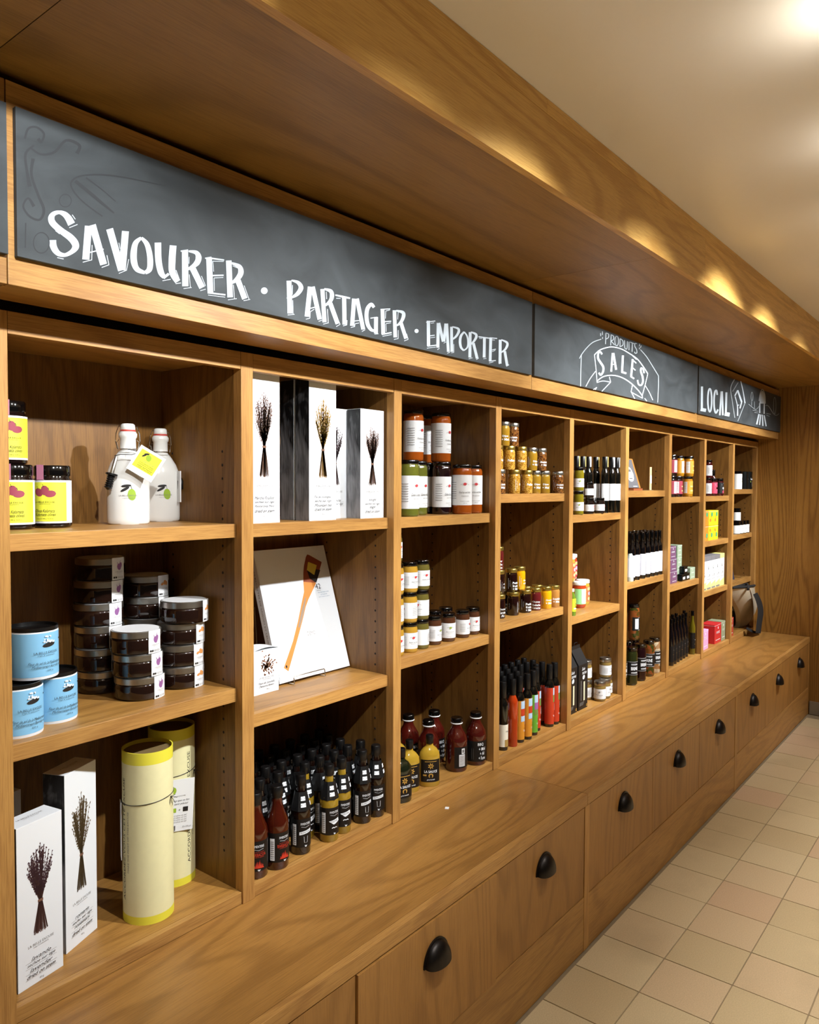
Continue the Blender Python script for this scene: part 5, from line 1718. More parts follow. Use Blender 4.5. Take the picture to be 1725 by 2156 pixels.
z = Z_BOT
FRV = [('ivory', 2.378, 1.458, -0.1, 'dark vinegar bottle with ivory and tan label against the left post'), ('orange', 2.436, 1.452, 0, 'orange vinegar bottle seen from its plain side'),
       ('amber', 2.491, 1.455, 0.1, 'amber vinegar bottle with sky label, left of two'), ('amber', 2.541, 1.451, 0.1, 'amber vinegar bottle with sky label, right of two'), ('green', 2.598, 1.458, 0.1, 'green label vinegar bottle in the front row'),
       ('red', 2.652, 1.475, 0.0, 'red label vinegar bottle half hidden behind the green one'), ('red', 2.730, 1.458, 0.1, 'red label vinegar bottle, second from the right post'), ('red', 2.7735, 1.457, 0.1, 'red label vinegar bottle next to the right post')]
for kd, x, y, a, t in FRV:
    place('vin_' + kd, b_vinegar(kd), (x, y, z), a, t, 'bottle', 'vinegar bottles, fourth bay')
for row, y in enumerate((1.502, 1.548, 1.594)):
    for i in range(9):
        x = 2.350 + i * 0.050 + row * 0.006
        if row == 0 and 5 <= i <= 6:
            continue
        place('vin_red' if i > 4 else 'vin_amber', b_vinegar('red' if i > 4 else 'amber'), (x, y, z), random.uniform(-0.3, 0.3), 'vinegar bottle with tall black cap, %s from the left in the %s row, fourth bay' % (ORDN[i], ['second', 'third', 'back'][row]), 'bottle', 'vinegar bottles of the %s row' % ['second', 'third', 'back'][row])

# ------------------------------------------------------------------ bay 5
OILG = mat('olive_oil_dark_glass', '#0b0a07', 0.06, coat=0.6)
PISTOU = mat('olive_paste', '#6d6215', 0.08, coat=0.6)
STRAW = mat('straw_seal', '#cdb96a', 0.5)


def b_oil(seal):
    def f():
        r = empty('oil_bottle')
        R0, h = 0.0182, 0.250
        MB().lathe([(0.0, 0.0), (R0 * 0.94, 0.0), (R0, 0.003), (R0, 0.170), (R0 * 0.9, 0.182), (R0 * 0.62, 0.196), (R0 * 0.55, 0.21)], 28).build('bottle', OILG, r, smooth=45)
        MB().lathe([(R0 * 0.68, 0.200), (R0 * 0.72, 0.203), (R0 * 0.72, 0.247), (R0 * 0.66, h), (0.0, h)], 20).build('cap', BLACKP, r, smooth=40)
        lab = band(r, 'label', R0, 0.055, 0.130, -PI / 2, 2.0, PAPER, 22)
        p = Print(cyl_map(R0 + 0.0003, 0.0), 0.0003)
        p.text('huile d olive', 0.0, 0.105, 0.004, INKG, width=0.02); p.text('extra vierge', 0.0, 0.096, 0.003, INKG, width=0.016); p.rect(-0.008, 0.008, 0.075, 0.076, INKG, 2)
        p.build('label_print', lab)
        MB().box(-0.004, 0.004, -R0 * 0.72 - 0.0006, -R0 * 0.72, 0.205, 0.249).build('seal_strip', seal, r)
        return r
    return f


z = shelf_z(5, 0)
for i, (u, y, s, t) in enumerate([(1273, 1.452, 1, 'dark oil bottle with white label, third from the right post'), (1287.5, 1.450, 0, 'dark oil bottle with white label, second from the right post'), (1300, 1.447, 0, 'dark oil bottle with white label next to the right post'),
                                  (1254, 1.500, 1, 'dark oil bottle behind the jars, first from right in the back row'), (1238, 1.510, 0, 'dark oil bottle behind the jars, second from right in the back row'), (1226, 1.515, 1, 'dark oil bottle behind the jars, third from right in the back row'), (1213.5, 1.520, 1, 'dark oil bottle behind the jars, at the left of the back row')]):
    place('oil%d' % s, b_oil((PAPER, STRAW)[s]), (min(ux(u, y), 3.3315), y, z), (0.0, -0.3, 0.1)[i % 3], t, 'bottle', 'dark oil bottles, fifth bay')
K_PIS = ('pis', b_preserve(PISTOU, 0.0225, 0.098, 0.016, 0.052, ('Pistou', 'olives'), leaf=LEAFG))
K_TAP = ('tap', b_preserve(JARDARK, 0.0225, 0.068, 0.012, 0.040, ('Tapenade', 'noire'), leaf=MAPLE))
x0 = ux(1217.5, 1.448)
place('pis', K_PIS[1], (x0, 1.448, z), -0.9, 'olive paste jar at the foot of the left stack, fifth bay top', 'jar', 'small spread jars, fifth bay')
place('pis', K_PIS[1], (x0, 1.448, z + 0.0985), -0.8, 'olive paste jar on top of the left stack, fifth bay top', 'jar', 'small spread jars, fifth bay')
xa_ = ux(1239.5, 1.450)
place('tap', K_TAP[1], (xa_, 1.450, z), 0.2, 'dark spread jar under another, fifth bay top', 'jar', 'small spread jars, fifth bay')
place('tap', K_TAP[1], (xa_, 1.452, z + 0.0685), 0.9, 'dark spread jar stacked on another, fifth bay top', 'jar', 'small spread jars, fifth bay')
place('tap', K_TAP[1], (ux(1262, 1.4455), 1.4455, z), 0.2, 'dark spread jar standing alone before the oil bottles', 'jar', 'small spread jars, fifth bay')

KIM = mat('orange_kimchi', '#a2391b', 0.1, coat=0.5)
KRT = mat('pale_pickle', '#a78b35', 0.1, coat=0.5)
ORL = mat('orange_patterned_label', '#e2603a', 0.5)
REDL = mat('crimson_label', '#cf2742', 0.5)
GRL = mat('mint_green_label', '#8fd48c', 0.5)
WLID = mat('white_lid', '#e6e6e4', 0.35)
PALEY = mat('pale_yellow_print', '#efd98a', 0.5)
LILAC = mat('lilac_print', '#cfa9dd', 0.5)


def b_ferment(body_m, lab_m):
    def f():
        r = empty('ferment_jar')
        R0, h = 0.0305, 0.116
        MB().lathe([(0.0, 0.0), (R0 * 0.8, 0.0), (R0 * 0.97, 0.008), (R0, 0.016), (R0, 0.090), (R0 * 0.95, 0.097), (R0 * 0.90, 0.100), (R0 * 0.90, 0.112)], 36).build('jar_body', body_m, r, smooth=45)
        MB().lathe([(R0 * 0.97, 0.101), (R0 * 0.99, 0.102), (R0 * 0.99, 0.114), (R0 * 0.95, h), (0.0, h)], 36).build('lid', WLID, r, smooth=35)
        lab = band(r, 'label', R0, 0.018, 0.086, -PI / 2, 2.7, lab_m, 30)
        p = Print(cyl_map(R0 + 0.0003, 0.0), 0.0003)
        p.rect(-0.014, 0.014, 0.070, 0.082, PALEY, 8); p.ellipse(0.0, 0.055, 0.010, 0.008, LILAC); p.rect(0.006, 0.022, 0.040, 0.052, PALEY, 6)
        p.ellipse(-0.004, 0.032, 0.008, 0.007, PALEY); p.text('Kimchi', 0.0, 0.076, 0.007, ORL, width=0.022); p.text('420 ml', 0.006, 0.024, 0.003, WHITE)
        p.rect(-0.052, -0.030, 0.021, 0.083, PAPER, 6)
        for i in range(7):
            p.rect(-0.049, -0.034, 0.028 + 0.0075 * i, 0.0292 + 0.0075 * i, INKG, 2)
        p.build('label_print', lab)
        return r
    return f


z = shelf_z(5, 1)
place('fer_g', b_ferment(KIM, GRL), (3.128, 1.528, z), 0.95, 'kimchi jar with green label and white lid, lower left', 'jar', 'ferment jars with white lids')
place('fer_o', b_ferment(KRT, ORL), (3.206, 1.548, z), 0.1, 'pickle jar with orange label and white lid, lower right', 'jar', 'ferment jars with white lids')
place('fer_o', b_ferment(KRT, ORL), (3.085, 1.560, z + 0.1165), 0.1, 'pickle jar with orange label on top at the left', 'jar', 'ferment jars with white lids')
place('fer_r', b_ferment(KIM, REDL), (3.163, 1.590, z + 0.1165), 0.1, 'kimchi jar with crimson label on top at the right', 'jar', 'ferment jars with white lids')
place('fer_o', b_ferment(KRT, ORL), (3.062, 1.595, z), 0.1, 'pickle jar with orange label hidden at the back left', 'jar', 'ferment jars with white lids')
place('fer_r', b_ferment(KIM, REDL), (3.150, 1.612, z), 0.1, 'kimchi jar hidden at the back right', 'jar', 'ferment jars with white lids')
r = empty('lime_shot_bottle', (2.912, 1.452, z)); tag(r, 'slim green bottle with lime label against the left post', 'bottle')
MB().lathe([(0.0, 0.0), (0.0135, 0.0), (0.0145, 0.003), (0.0145, 0.072), (0.009, 0.088), (0.0065, 0.096), (0.0065, 0.104)], 24).build('bottle', mat('green_glass', '#5f7a1e', 0.08, coat=0.5), r, smooth=45)
MB().lathe([(0.0075, 0.100), (0.0075, 0.112), (0.0, 0.112)], 18).build('cap', WLID, r, smooth=40)
lab = band(r, 'label', 0.0145, 0.018, 0.072, -PI / 2, 2.4, mat('lime_label', '#c7d42d', 0.5), 18)
p = Print(cyl_map(0.0148, 0.0), 0.0003); p.ellipse(0.003, 0.044, 0.007, 0.010, INK); p.ellipse(0.003, 0.044, 0.004, 0.006, YELLOW); p.rect(-0.01, 0.016, 0.028, 0.033, PAPER, 5); p.build('label_print', lab)


# black gable cartons
def gable(x0, label, h=0.195, wd=0.088, dp=0.075):
    r = empty('gable_carton', (x0, 1.457, Z_BOT)); tag(r, label, 'carton', 'black gable cartons')
    blk = mat('black_card', '#100f0f', 0.5)
    body = MB().box(0, wd, 0, dp, 0, h).build('carton', blk, r, bevel=0.0006)
    g = MB()
    ht = h + 0.062
    yc = dp * 0.5
    g.face([(0, 0, h), (wd, 0, h), (wd, yc, ht), (0, yc, ht)]); g.face([(wd, dp, h), (0, dp, h), (0, yc, ht), (wd, yc, ht)])
    g.face([(0, dp, h), (0, 0, h), (0, yc, ht)]); g.face([(wd, 0, h), (wd, dp, h), (wd, yc, ht)])
    g.box(0.004, wd - 0.004, yc - 0.001, yc + 0.001, ht - 0.002, ht + 0.014)
    g.build('gable_top', blk, r)
    mb = MB(); mb.tube([(wd * 0.3, yc, ht + 0.010), (wd * 0.35, yc, ht + 0.026), (wd * 0.65, yc, ht + 0.026), (wd * 0.7, yc, ht + 0.010)], 0.0012, 6); mb.build('carry_cord', blk, r)
    p = Print(flat_map((wd / 2, 0, 0), (1, 0, 0), (0, 0, 1), (0, -1, 0)), 0.0003)
    p.script('Soie', 0.002, 0.175, 0.014, WHITE, 0.030); p.script('matinee', 0.010, 0.158, 0.014, WHITE, 0.042); p.ellipse(0.004, 0.138, 0.011, 0.009, WHITE, 0.5)
    p.rect(0.004, 0.016, 0.036, 0.118, mat('cream_window', '#d9d3b0', 0.4), 1); p.rect(-0.022, -0.018, 0.04, 0.125, INKG, 1); p.rect(0.024, 0.0245, 0.036, 0.12, INKG, 1); p.rect(-0.0005, 0.0, 0.036, 0.12, INKG, 1)
    for i in range(4):
        p.rect(-0.034, 0.010 - i * 0.003, 0.030 - i * 0.0038, 0.0315 - i * 0.0038, INKG, 1)
    p.ellipse(0.034, 0.012, 0.006, 0.006, GOLDP); p.ellipse(0.034, 0.012, 0.003, 0.003, blk)
    p.build('front_print', body)


gable(2.888, 'black gable carton partly behind the left post')
gable(2.988, 'black gable carton with white script beside the small jars')
TERR = mat('pork_terrine', '#7d6636', 0.1, coat=0.5)
K_TER = ('ter', b_preserve(TERR, 0.0268, 0.088, 0.012, 0.056, ('Rillettes', 'de canard'), lid_m=STEEL, leaf=mat('grey_print', '#8a8a88', 0.6), lid_h=0.017))
z = Z_BOT
for x, y, l, a, t in [(3.205, 1.459, 0, -1.2, 'terrine jar with steel lid in front, turned to its text side'), (3.262, 1.462, 0, 0.0, 'terrine jar with steel lid, second from the right'), (3.319, 1.478, 0, 0.0, 'terrine jar with steel lid next to the right post'),
                      (3.190, 1.518, 0, 0.3, 'terrine jar with steel lid behind, under another'), (3.188, 1.520, 1, 1.2, 'terrine jar with steel lid stacked behind at the left'), (3.292, 1.472, 1, 0.1, 'terrine jar with steel lid stacked on two others at the right')]:
    place('ter', K_TER[1], (x, y, z + l * 0.0885), a, t, 'jar', 'terrine jars with steel lids')

# ------------------------------------------------------------------ bay 6
z = shelf_z(6, 0)
r = empty('tasting_card', (3.505, 1.462, z)); tag(r, 'grey card with a white badge on a small wooden easel', 'card')
T = Matrix.Rotation(-0.30, 4, 'X')
cardm = mat('slate_grey_card', '#5b5a5e', 0.6)
cd_ = MB().box(0, 0.142, 0, 0.004, 0.014, 0.158, T=T).build('card', cardm, r)
p = Print(flat_map(T @ Vector((0.071, 0, 0)), (1, 0, 0), T.to_3x3() @ Vector((0, 0, 1)), T.to_3x3() @ Vector((0, -1, 0))), 0.0003)
p.ellipse(0.0, 0.083, 0.044, 0.038, WHITE); p.rect(-0.025, 0.025, 0.094, 0.108, cardm, 1); p.rect(-0.020, 0.020, 0.058, 0.062, INK, 1); p.rect(-0.04, 0.02, 0.150, 0.153, WHITE, 1); p.rect(0.0, 0.05, 0.020, 0.023, WHITE, 1)
p.build('badge_print', cd_)
MB().box(0.030, 0.172, 0.0045, 0.010, 0.014, 0.166, T=T).build('wooden_backing', TANB, r, bevel=0.001)
MB().box(0.035, 0.145, -0.012, 0.050, 0.0, 0.010).build('easel_foot', mat('reddish_wood', '#8a4a2a', 0.5), r, bevel=0.001)
r = empty('shelf_talker', (3.802, 1.470, z)); tag(r, 'narrow pale upright price card seen almost edge-on', 'card')
mb = MB()
prof_ = [(0.030, 0.0), (0.030, 0.065), (0.034, 0.075), (0.030, 0.085), (0.028, 0.118), (0.015, 0.130)]
mb.box(-0.0125, 0.0125, -0.001, 0.001, 0.0, 0.118)
mb.build('card', mat('pale_wood_card', '#d9b98a', 0.6), r)
MB().box(-0.0105, 0.0105, -0.0022, -0.0012, 0.036, 0.075).build('sticker', PAPER, r)
MB().box(-0.012, 0.012, -0.010, 0.043, -0.0002, 0.002).build('card_foot', mat('clear_acrylic', '#8a7a62', 0.1), r)

MAPB = mat('maple_vinegar_glass', '#080607', 0.05, coat=0.7)


def b_maple():
    r = empty('syrup_bottle')
    R0, h = 0.0165, 0.228
    MB().lathe([(0.0, 0.0), (R0 * 0.94, 0.0), (R0, 0.003), (R0, 0.146), (R0 * 0.85, 0.160), (R0 * 0.50, 0.172), (R0 * 0.48, 0.20)], 26).build('bottle', MAPB, r, smooth=45)
    MB().lathe([(R0 * 0.60, 0.184), (R0 * 0.64, 0.186), (R0 * 0.64, 0.225), (R0 * 0.58, h), (0.0, h)], 18).build('cap', BLACKG, r, smooth=40)
    lab = band(r, 'label', R0, 0.018, 0.122, -PI / 2, 2.5, mat('pale_lilac_label', '#dcdde6', 0.5), 22)
    p = Print(cyl_map(R0 + 0.0003, 0.0), 0.0003)
    p.ellipse(0.002, 0.078, 0.0015, 0.002, INK); p.rect(-0.008, 0.010, 0.070, 0.071, INKG, 2)
    for i in range(4):
        p.text('mots doux', 0.001, 0.058 - i * 0.009, 0.003, INKG, width=0.016)
    p.build('label_print', lab)
    return r


z = shelf_z(6, 1)
for i, u in enumerate((1331.7, 1341.8, 1353.5, 1363.9, 1373.5, 1381.4, 1391.4)):
    t = ['at the left end of the front row', 'second from left in the front row', 'third from left in the front row', 'in the middle of the front row', 'third from right in the front row', 'second from right in the front row', 'next to the right post'][i]
    place('maple', b_maple, (min(ux(u, 1.452), 3.8865), 1.452, z), random.uniform(-0.15, 0.15), 'dark syrup bottle with pale label %s, sixth bay' % t, 'bottle', 'dark syrup bottles, sixth bay')
for row, y in enumerate((1.490, 1.528)):
    for i in range(9):
        place('maple', b_maple, (3.50 + i * 0.0475, y, z), random.uniform(-0.2, 0.2), 'dark syrup bottle, %s from the left in the %s row, sixth bay' % (ORDN[i], ['second', 'third'][row]), 'bottle', 'dark syrup bottles of the %s row' % ['second', 'third'][row])
r = empty('bubble_bottle', (3.512, 1.452, z)); tag(r, 'pale bottle with a white scalloped label against the left post, sixth bay', 'bottle')
MB().lathe([(0.0, 0.0), (0.016, 0.0), (0.0172, 0.003), (0.0172, 0.112), (0.010, 0.128), (0.008, 0.138)], 24).build('bottle', mat('pale_glass', '#b9c3bd', 0.08, coat=0.5), r, smooth=45)
MB().lathe([(0.0095, 0.133), (0.0095, 0.150), (0.0, 0.150)], 18).build('cap', BLACKG, r, smooth=40)
band(r, 'label', 0.0172, 0.020, 0.110, -PI / 2, 2.6, WHITE, 18)

PICK = grain_material('mixed_pickles', '#33330f', '#7a3f1c', 60)
PGRN = mat('green_pickles', '#23260e', 0.07, coat=0.6)
PRED = mat('beet_pickles', '#1b0709', 0.07, coat=0.6)
PGAR = grain_material('garlic_pickles', '#b9a88a', '#8a5a2c', 45)


def b_brine(body_m):
    def f():
        r = empty('pickle_jar')
        R0, h = 0.0285, 0.182
        MB().lathe([(0.0, 0.0), (R0 * 0.85, 0.0), (R0 * 0.98, 0.006), (R0, 0.012), (R0, 0.150), (R0 * 0.93, 0.160), (R0 * 0.86, 0.165), (R0 * 0.86, 0.178)], 32).build('jar_body', body_m, r, smooth=45)
        MB().lathe([(R0 * 0.93, 0.166), (R0 * 0.95, 0.167), (R0 * 0.95, 0.180), (R0 * 0.90, h), (0.0, h)], 32).build('lid', BLACKG, r, smooth=35)
        lab = band(r, 'label', R0, 0.050, 0.118, -PI / 2, 2.4, BLABEL, 26)
        p = Print(cyl_map(R0 + 0.0003, 0.0), 0.0003)
        p.rect(-0.04, 0.04, 0.1145, 0.1155, PAPER, 20); p.rect(-0.04, 0.04, 0.0520, 0.0530, PAPER, 20)
        p.text('BRINE', 0.0, 0.083, 0.016, WHITE, width=0.036, bold=0.03)
        for zz in (0.104, 0.100, 0.064, 0.060):
            p.rect(-0.017, 0.017, zz, zz + 0.0018, WHITE, 8)
        p.rect(-0.056, -0.036, 0.058, 0.110, PAPER, 6)
        p.build('label_print', lab)
        return r
    return f


z = Z_BOT
for k, m_, x, y, l, a, t in [('brg', PGRN, 3.562, 1.459, 0, -0.62, 'green pickle jar lettered BRINE at the left front'), ('brr', PRED, 3.668, 1.458, 0, -0.45, 'dark beet jar lettered BRINE, second from the left'), ('brm', PICK, 3.785, 1.460, 0, -1.15, 'mixed vegetable pickle jar lettered BRINE, third from the left'),
                             ('brc', PGAR, 3.868, 1.462, 0, -0.35, 'garlic pickle jar next to the right post, sixth bay'), ('brg', PGRN, 3.482, 1.480, 0, 0.2, 'green pickle jar behind the left post'), ('brg', PGRN, 3.490, 1.490, 1, 0.2, 'green pickle jar stacked behind the left post'),
                             ('brr', PRED, 3.690, 1.535, 0, 0.2, 'dark beet jar in the second row'), ('brm', PICK, 3.745, 1.525, 1, 1.0, 'mixed vegetable pickle jar stacked on top'), ('brr', PRED, 3.790, 1.540, 0, 0.2, 'dark beet jar in the second row, right')]:
    place(k, b_brine(m_), (x, y, z + l * 0.1825), a, t, 'jar', 'pickle jars, sixth bay')

# ------------------------------------------------------------------ bay 7
z = shelf_z(7, 0)
ORJ = mat('orange_marmalade', '#a8741a', 0.09, coat=0.6)
ORB = mat('marmalade_label', '#e0982d', 0.5)
WINE = mat('wine_label', '#a23a4a', 0.5)


def b_marm(lab_m, body_m):
    def f():
        r = empty('marmalade_jar')
        R0, h = 0.0285, 0.112
        MB().lathe([(0.0, 0.0), (R0 * 0.88, 0.0), (R0, 0.006), (R0, 0.090), (R0 * 0.93, 0.096), (R0 * 0.90, 0.100), (R0 * 0.90, 0.108)], 32).build('jar_body', body_m, r, smooth=45)
        MB().lathe([(R0 * 0.97, 0.099), (R0 * 0.98, 0.110), (R0 * 0.94, h), (0.0, h)], 32).build('lid', BLACKG, r, smooth=35)
        lab = band(r, 'label', R0, 0.016, 0.086, -PI / 2, 2.7, lab_m, 28)
        p = Print(cyl_map(R0 + 0.0003, 0.0), 0.0003)
        p.poly([(0.004, 0.085), (0.011, 0.085), (0.010, 0.050), (0.007, 0.044)], GRL); p.rect(-0.018, 0.002, 0.054, 0.060, PALEY, 6); p.rect(-0.018, 0.016, 0.030, 0.036, PALEY, 8); p.text('CONFITURE', 0.0, 0.046, 0.004, INK, width=0.024)
        p.rect(-0.056, -0.036, 0.020, 0.082, PAPER, 5)
        for i in range(6):
            p.rect(-0.053, -0.039, 0.028 + 0.009 * i, 0.0295 + 0.009 * i, INKG, 2)
        p.build('label_print', lab)
        return r
    return f


for k, lm, bm, u, y, l, a, t in [('mar_o', ORB, ORJ, 1446.5, 1.452, 0, 0.0, 'orange marmalade jar on the right of the lower row, seventh bay'), ('mar_w', WINE, PLUMJ, 1425, 1.465, 0, 0.35, 'wine red label jar in the middle of the lower row, seventh bay'), ('mar_w', WINE, PLUMJ, 1413, 1.460, 0, 1.2, 'jar half behind the left post in the lower row, seventh bay'),
                                 ('mar_o', ORB, ORJ, 1448, 1.458, 1, 0.3, 'orange marmalade jar stacked on the right, seventh bay'), ('mar_o', ORB, ORJ, 1428, 1.480, 1, 1.25, 'jar turned to its grey back label on the upper row, seventh bay'), ('mar_w', WINE, PLUMJ, 1413, 1.462, 1, 1.2, 'jar half behind the left post on the upper row, seventh bay')]:
    place(k, b_marm(lm, bm), (ux(u, y), y, z + l * 0.1125), a, t, 'jar', 'marmalade jars, seventh bay')

z = shelf_z(7, 1)
PURP = mat('purple_box', '#6d4a66', 0.5)
SAGE = mat('sage_green_box', '#93a58b', 0.5)
TINB = mat('black_tin', '#0d0f0e', 0.25)
BLUEB = mat('blue_box_side', '#5f8fc0', 0.5)


def carton(name, loc, size, mats_, label, cat, group, words=None, ink=None, rz=0.0, side=None):
    wd, dp, h = size
    r = empty(name, loc, rz); tag(r, label, cat, group)
    body = MB().box(0, wd, 0, dp, 0, h).build('carton', mats_, r, bevel=0.0006)
    lid = MB().box(-0.0005, wd + 0.0005, -0.0005, dp + 0.0005, h * 0.93, h * 0.93 + 0.001).build('lid_seam', WHITE, r)
    p = Print(flat_map((wd / 2, 0, 0), (1, 0, 0), (0, 0, 1), (0, -1, 0)), 0.0006)
    if words:
        for i, t in enumerate(words):
            p.text(t, 0.0, h * (0.58 - 0.22 * i), h * 0.16, ink or WHITE, width=wd * 0.5)
        p.rect(-wd * 0.32, wd * 0.32, h * 0.16, h * 0.19, ink or WHITE, 1)
        p.ellipse(0.0, h * 0.80, h * 0.05, h * 0.07, ink or WHITE)
    p.build('front_print', body)
    if side:
        MB().box(wd, wd + 0.0006, 0.002, dp - 0.002, 0.004, h - 0.004).build('side_print', side, r)
    return r


NTH = ['bottom', 'middle', 'top']
for lv in range(3):
    for c_ in range(2):
        if lv == 2 and c_ == 1:
            wd_ = 0.075
        carton('tea_box', (4.005 + c_ * 0.092, 1.462 + 0.004 * lv, z + lv * 0.0665), (0.089, 0.080, 0.066), PURP, 'purple tea box, %s layer, %s column' % (NTH[lv], ['left', 'right'][c_]), 'box', 'purple tea boxes', ('sloane',), side=BLUEB if c_ else None)
for i, (x, y, zz, t) in enumerate([(4.455 - 0.03, 1.453, 0, 'sage green tea box low at the right, beside the post'), (4.232, 1.462, 1, 'sage green tea box, lower one of the upright pair'), (4.232, 1.462, 2, 'sage green tea box on top of the upright pair')]):
    if i == 0:
        carton('tea_box', (4.372, 1.453, z), (0.083, 0.085, 0.064), SAGE, t, 'box', 'sage green tea boxes', ('sloane',))
    else:
        carton('tea_box', (4.236, 1.480, z + 0.0665 * zz), (0.074, 0.085, 0.066), SAGE, t, 'box', 'sage green tea boxes', ('sloane',))
carton('tea_box', (4.236, 1.480, z), (0.074, 0.085, 0.066), SAGE, 'sage green tea box under the upright pair, hidden by black tins', 'box', 'sage green tea boxes', ('sloane',))


def b_blacktin():
    r = empty('tea_tin')
    MB().box(0, 0.060, 0, 0.025, 0, 0.032).build('tin_body', TINB, r, bevel=0.004)
    MB().box(-0.0008, 0.0608, -0.0008, 0.0258, 0.0325, 0.040).build('tin_lid', TINB, r, bevel=0.002)
    p = Print(flat_map((0.030, 0, 0), (1, 0, 0), (0, 0, 1), (0, -1, 0)), 0.0005)
    p.rect(-0.018, 0.018, 0.010, 0.024, PAPER, 1); p.text('THE', 0, 0.017, 0.006, INK, width=0.018)
    p.build('tin_print', r)
    return r


for x, y, l, t in [(4.238, 1.452, 0, 'black tea tin in front, left'), (4.304, 1.4525, 0, 'black tea tin in front, right'), (4.270, 1.4525, 1, 'black tea tin stacked on the front pair')]:
    place('btin', b_blacktin, (x, y, z + l * 0.0405), 0.0, t, 'tin', 'black tea tins')
r = empty('glass_pot', (4.055, 1.490, z + 0.200)); tag(r, 'small dark glass pot with white base on the purple boxes', 'jar')
MB().lathe([(0.0, 0.0), (0.018, 0.0), (0.019, 0.004), (0.0175, 0.008)], 24).build('base', WHITE, r, smooth=40)
MB().lathe([(0.017, 0.008), (0.019, 0.012), (0.019, 0.046), (0.013, 0.056), (0.0, 0.058)], 24).build('pot_body', mat('smoke_glass', '#2b3230', 0.05, coat=0.6), r, smooth=45)

K_BTL = mat('balsamic_glass', '#0c0709', 0.05, coat=0.7)
OLG = mat('olive_oil_gold', '#5e5310', 0.05, coat=0.7)


def b_balsam(gold):
    def f():
        r = empty('oil_bottle')
        R0, h = 0.0165, 0.250
        MB().lathe([(0.0, 0.0), (R0 * 0.94, 0.0), (R0, 0.003), (R0, 0.150), (R0 * 0.9, 0.166), (R0 * 0.5, 0.192), (R0 * 0.42, 0.21), (R0 * 0.42, 0.235)], 26).build('bottle', OLG if gold else K_BTL, r, smooth=45)
        MB().lathe([(R0 * 0.50, 0.222), (R0 * 0.54, 0.248), (R0 * 0.48, h), (0.0, h)], 18).build('cap', BLACKG, r, smooth=40)
        lab = band(r, 'label', R0, 0.020 if not gold else 0.034, 0.105 if not gold else 0.125, -PI / 2, 2.2, BLABEL, 20)
        p = Print(cyl_map(R0 + 0.0003, 0.0), 0.0003)
        p.rect(-0.010, 0.010, 0.060, 0.0608, GOLDP, 3); p.text('oliva', 0.0, 0.085, 0.006, INKG if not gold else WHITE, width=0.016)
        p.rect(0.002, 0.004, 0.042, 0.075, PAPER if gold else INKG, 1); p.line([(0.006, 0.115 if gold else 0.1), (0.003, 0.095)], 0.002, GOLDP)
        p.build('label_print', lab)
        return r
    return f


for i in range(6):
    place('bals', b_balsam(False), (4.078 + i * 0.0545, 1.452 + 0.003 * i, Z_BOT), 0.1, 'dark balsamic bottle, number %s from the left, seventh bay bottom' % ['one', 'two', 'three', 'four', 'five', 'six'][i], 'bottle', 'dark balsamic bottles')
for i in range(6):
    place('bals', b_balsam(False), (4.010 + i * 0.056, 1.500, Z_BOT), 0.1, 'dark balsamic bottle, %s from the left in the back row, seventh bay' % ORDN[i], 'bottle', 'dark balsamic bottles of the back row')
place('balsg', b_balsam(True), (4.436, 1.457, Z_BOT), 0.25, 'golden oil bottle with black label next to the right post', 'bottle', 'golden oil bottles')
place('balsg', b_balsam(True), (4.420, 1.500, Z_BOT), 0.0, 'golden oil bottle set back behind the other', 'bottle', 'golden oil bottles')

# ------------------------------------------------------------------ bay 8
z = shelf_z(8, 0)
PINKL = mat('hot_pink_label', '#d8425f', 0.5)
JAMR = mat('raspberry_jam', '#3a0a10', 0.08, coat=0.6)
K_JAM = b_preserve(JAMR, 0.0235, 0.106, 0.014, 0.075, ('Confiture', 'framboise'), leaf=PINKL)


def b_pink(lab_m):
    def f():
        r = empty('jam_jar')
        R0, h = 0.0245, 0.106
        MB().lathe([(0.0, 0.0), (R0 * 0.9, 0.0), (R0, 0.005), (R0, 0.084), (R0 * 0.92, 0.090), (R0 * 0.90, 0.102)], 30).build('jar_body', JAMR, r, smooth=45)
        MB().lathe([(R0 * 0.97, 0.090), (R0 * 0.98, 0.104), (R0 * 0.94, h), (0.0, h)], 30).build('lid', BLACKG, r, smooth=35)
        lab = band(r, 'label', R0, 0.014, 0.080, -PI / 2, 2.6, lab_m, 26)
        p = Print(cyl_map(R0 + 0.0003, 0.0), 0.0003)
        p.line([(-0.018, 0.066), (0.0, 0.076), (0.018, 0.078)], 0.006, WHITE); p.rect(-0.012, 0.014, 0.040, 0.052, WHITE if lab_m is BLABEL else JAMR, 6); p.rect(-0.012, 0.014, 0.016, 0.030, PINKL, 6); p.ellipse(0.0, 0.034, 0.003, 0.003, WHITE)
        p.build('label_print', lab)
        return r
    return f


def b_drop(h=0.150):
    r = empty('dark_bottle')
    R0 = 0.020
    MB().lathe([(0.0, 0.0), (R0 * 0.94, 0.0), (R0, 0.003), (R0, 0.095), (R0 * 0.8, 0.112), (R0 * 0.6, 0.122), (R0 * 0.6, 0.140)], 26).build('bottle', JAMR, r, smooth=45)
    MB().lathe([(R0 * 0.68, 0.124), (R0 * 0.72, 0.158), (R0 * 0.66, 0.161), (0.0, 0.161)], 18).build('cap', BLACKG, r, smooth=40)
    lab = band(r, 'label', R0, 0.020, 0.085, -PI / 2, 2.2, BLABEL, 18)
    p = Print(cyl_map(R0 + 0.0003, 0.0), 0.0003); p.rect(-0.010, 0.010, 0.05, 0.06, WHITE, 4); p.build('label_print', lab)
    return r


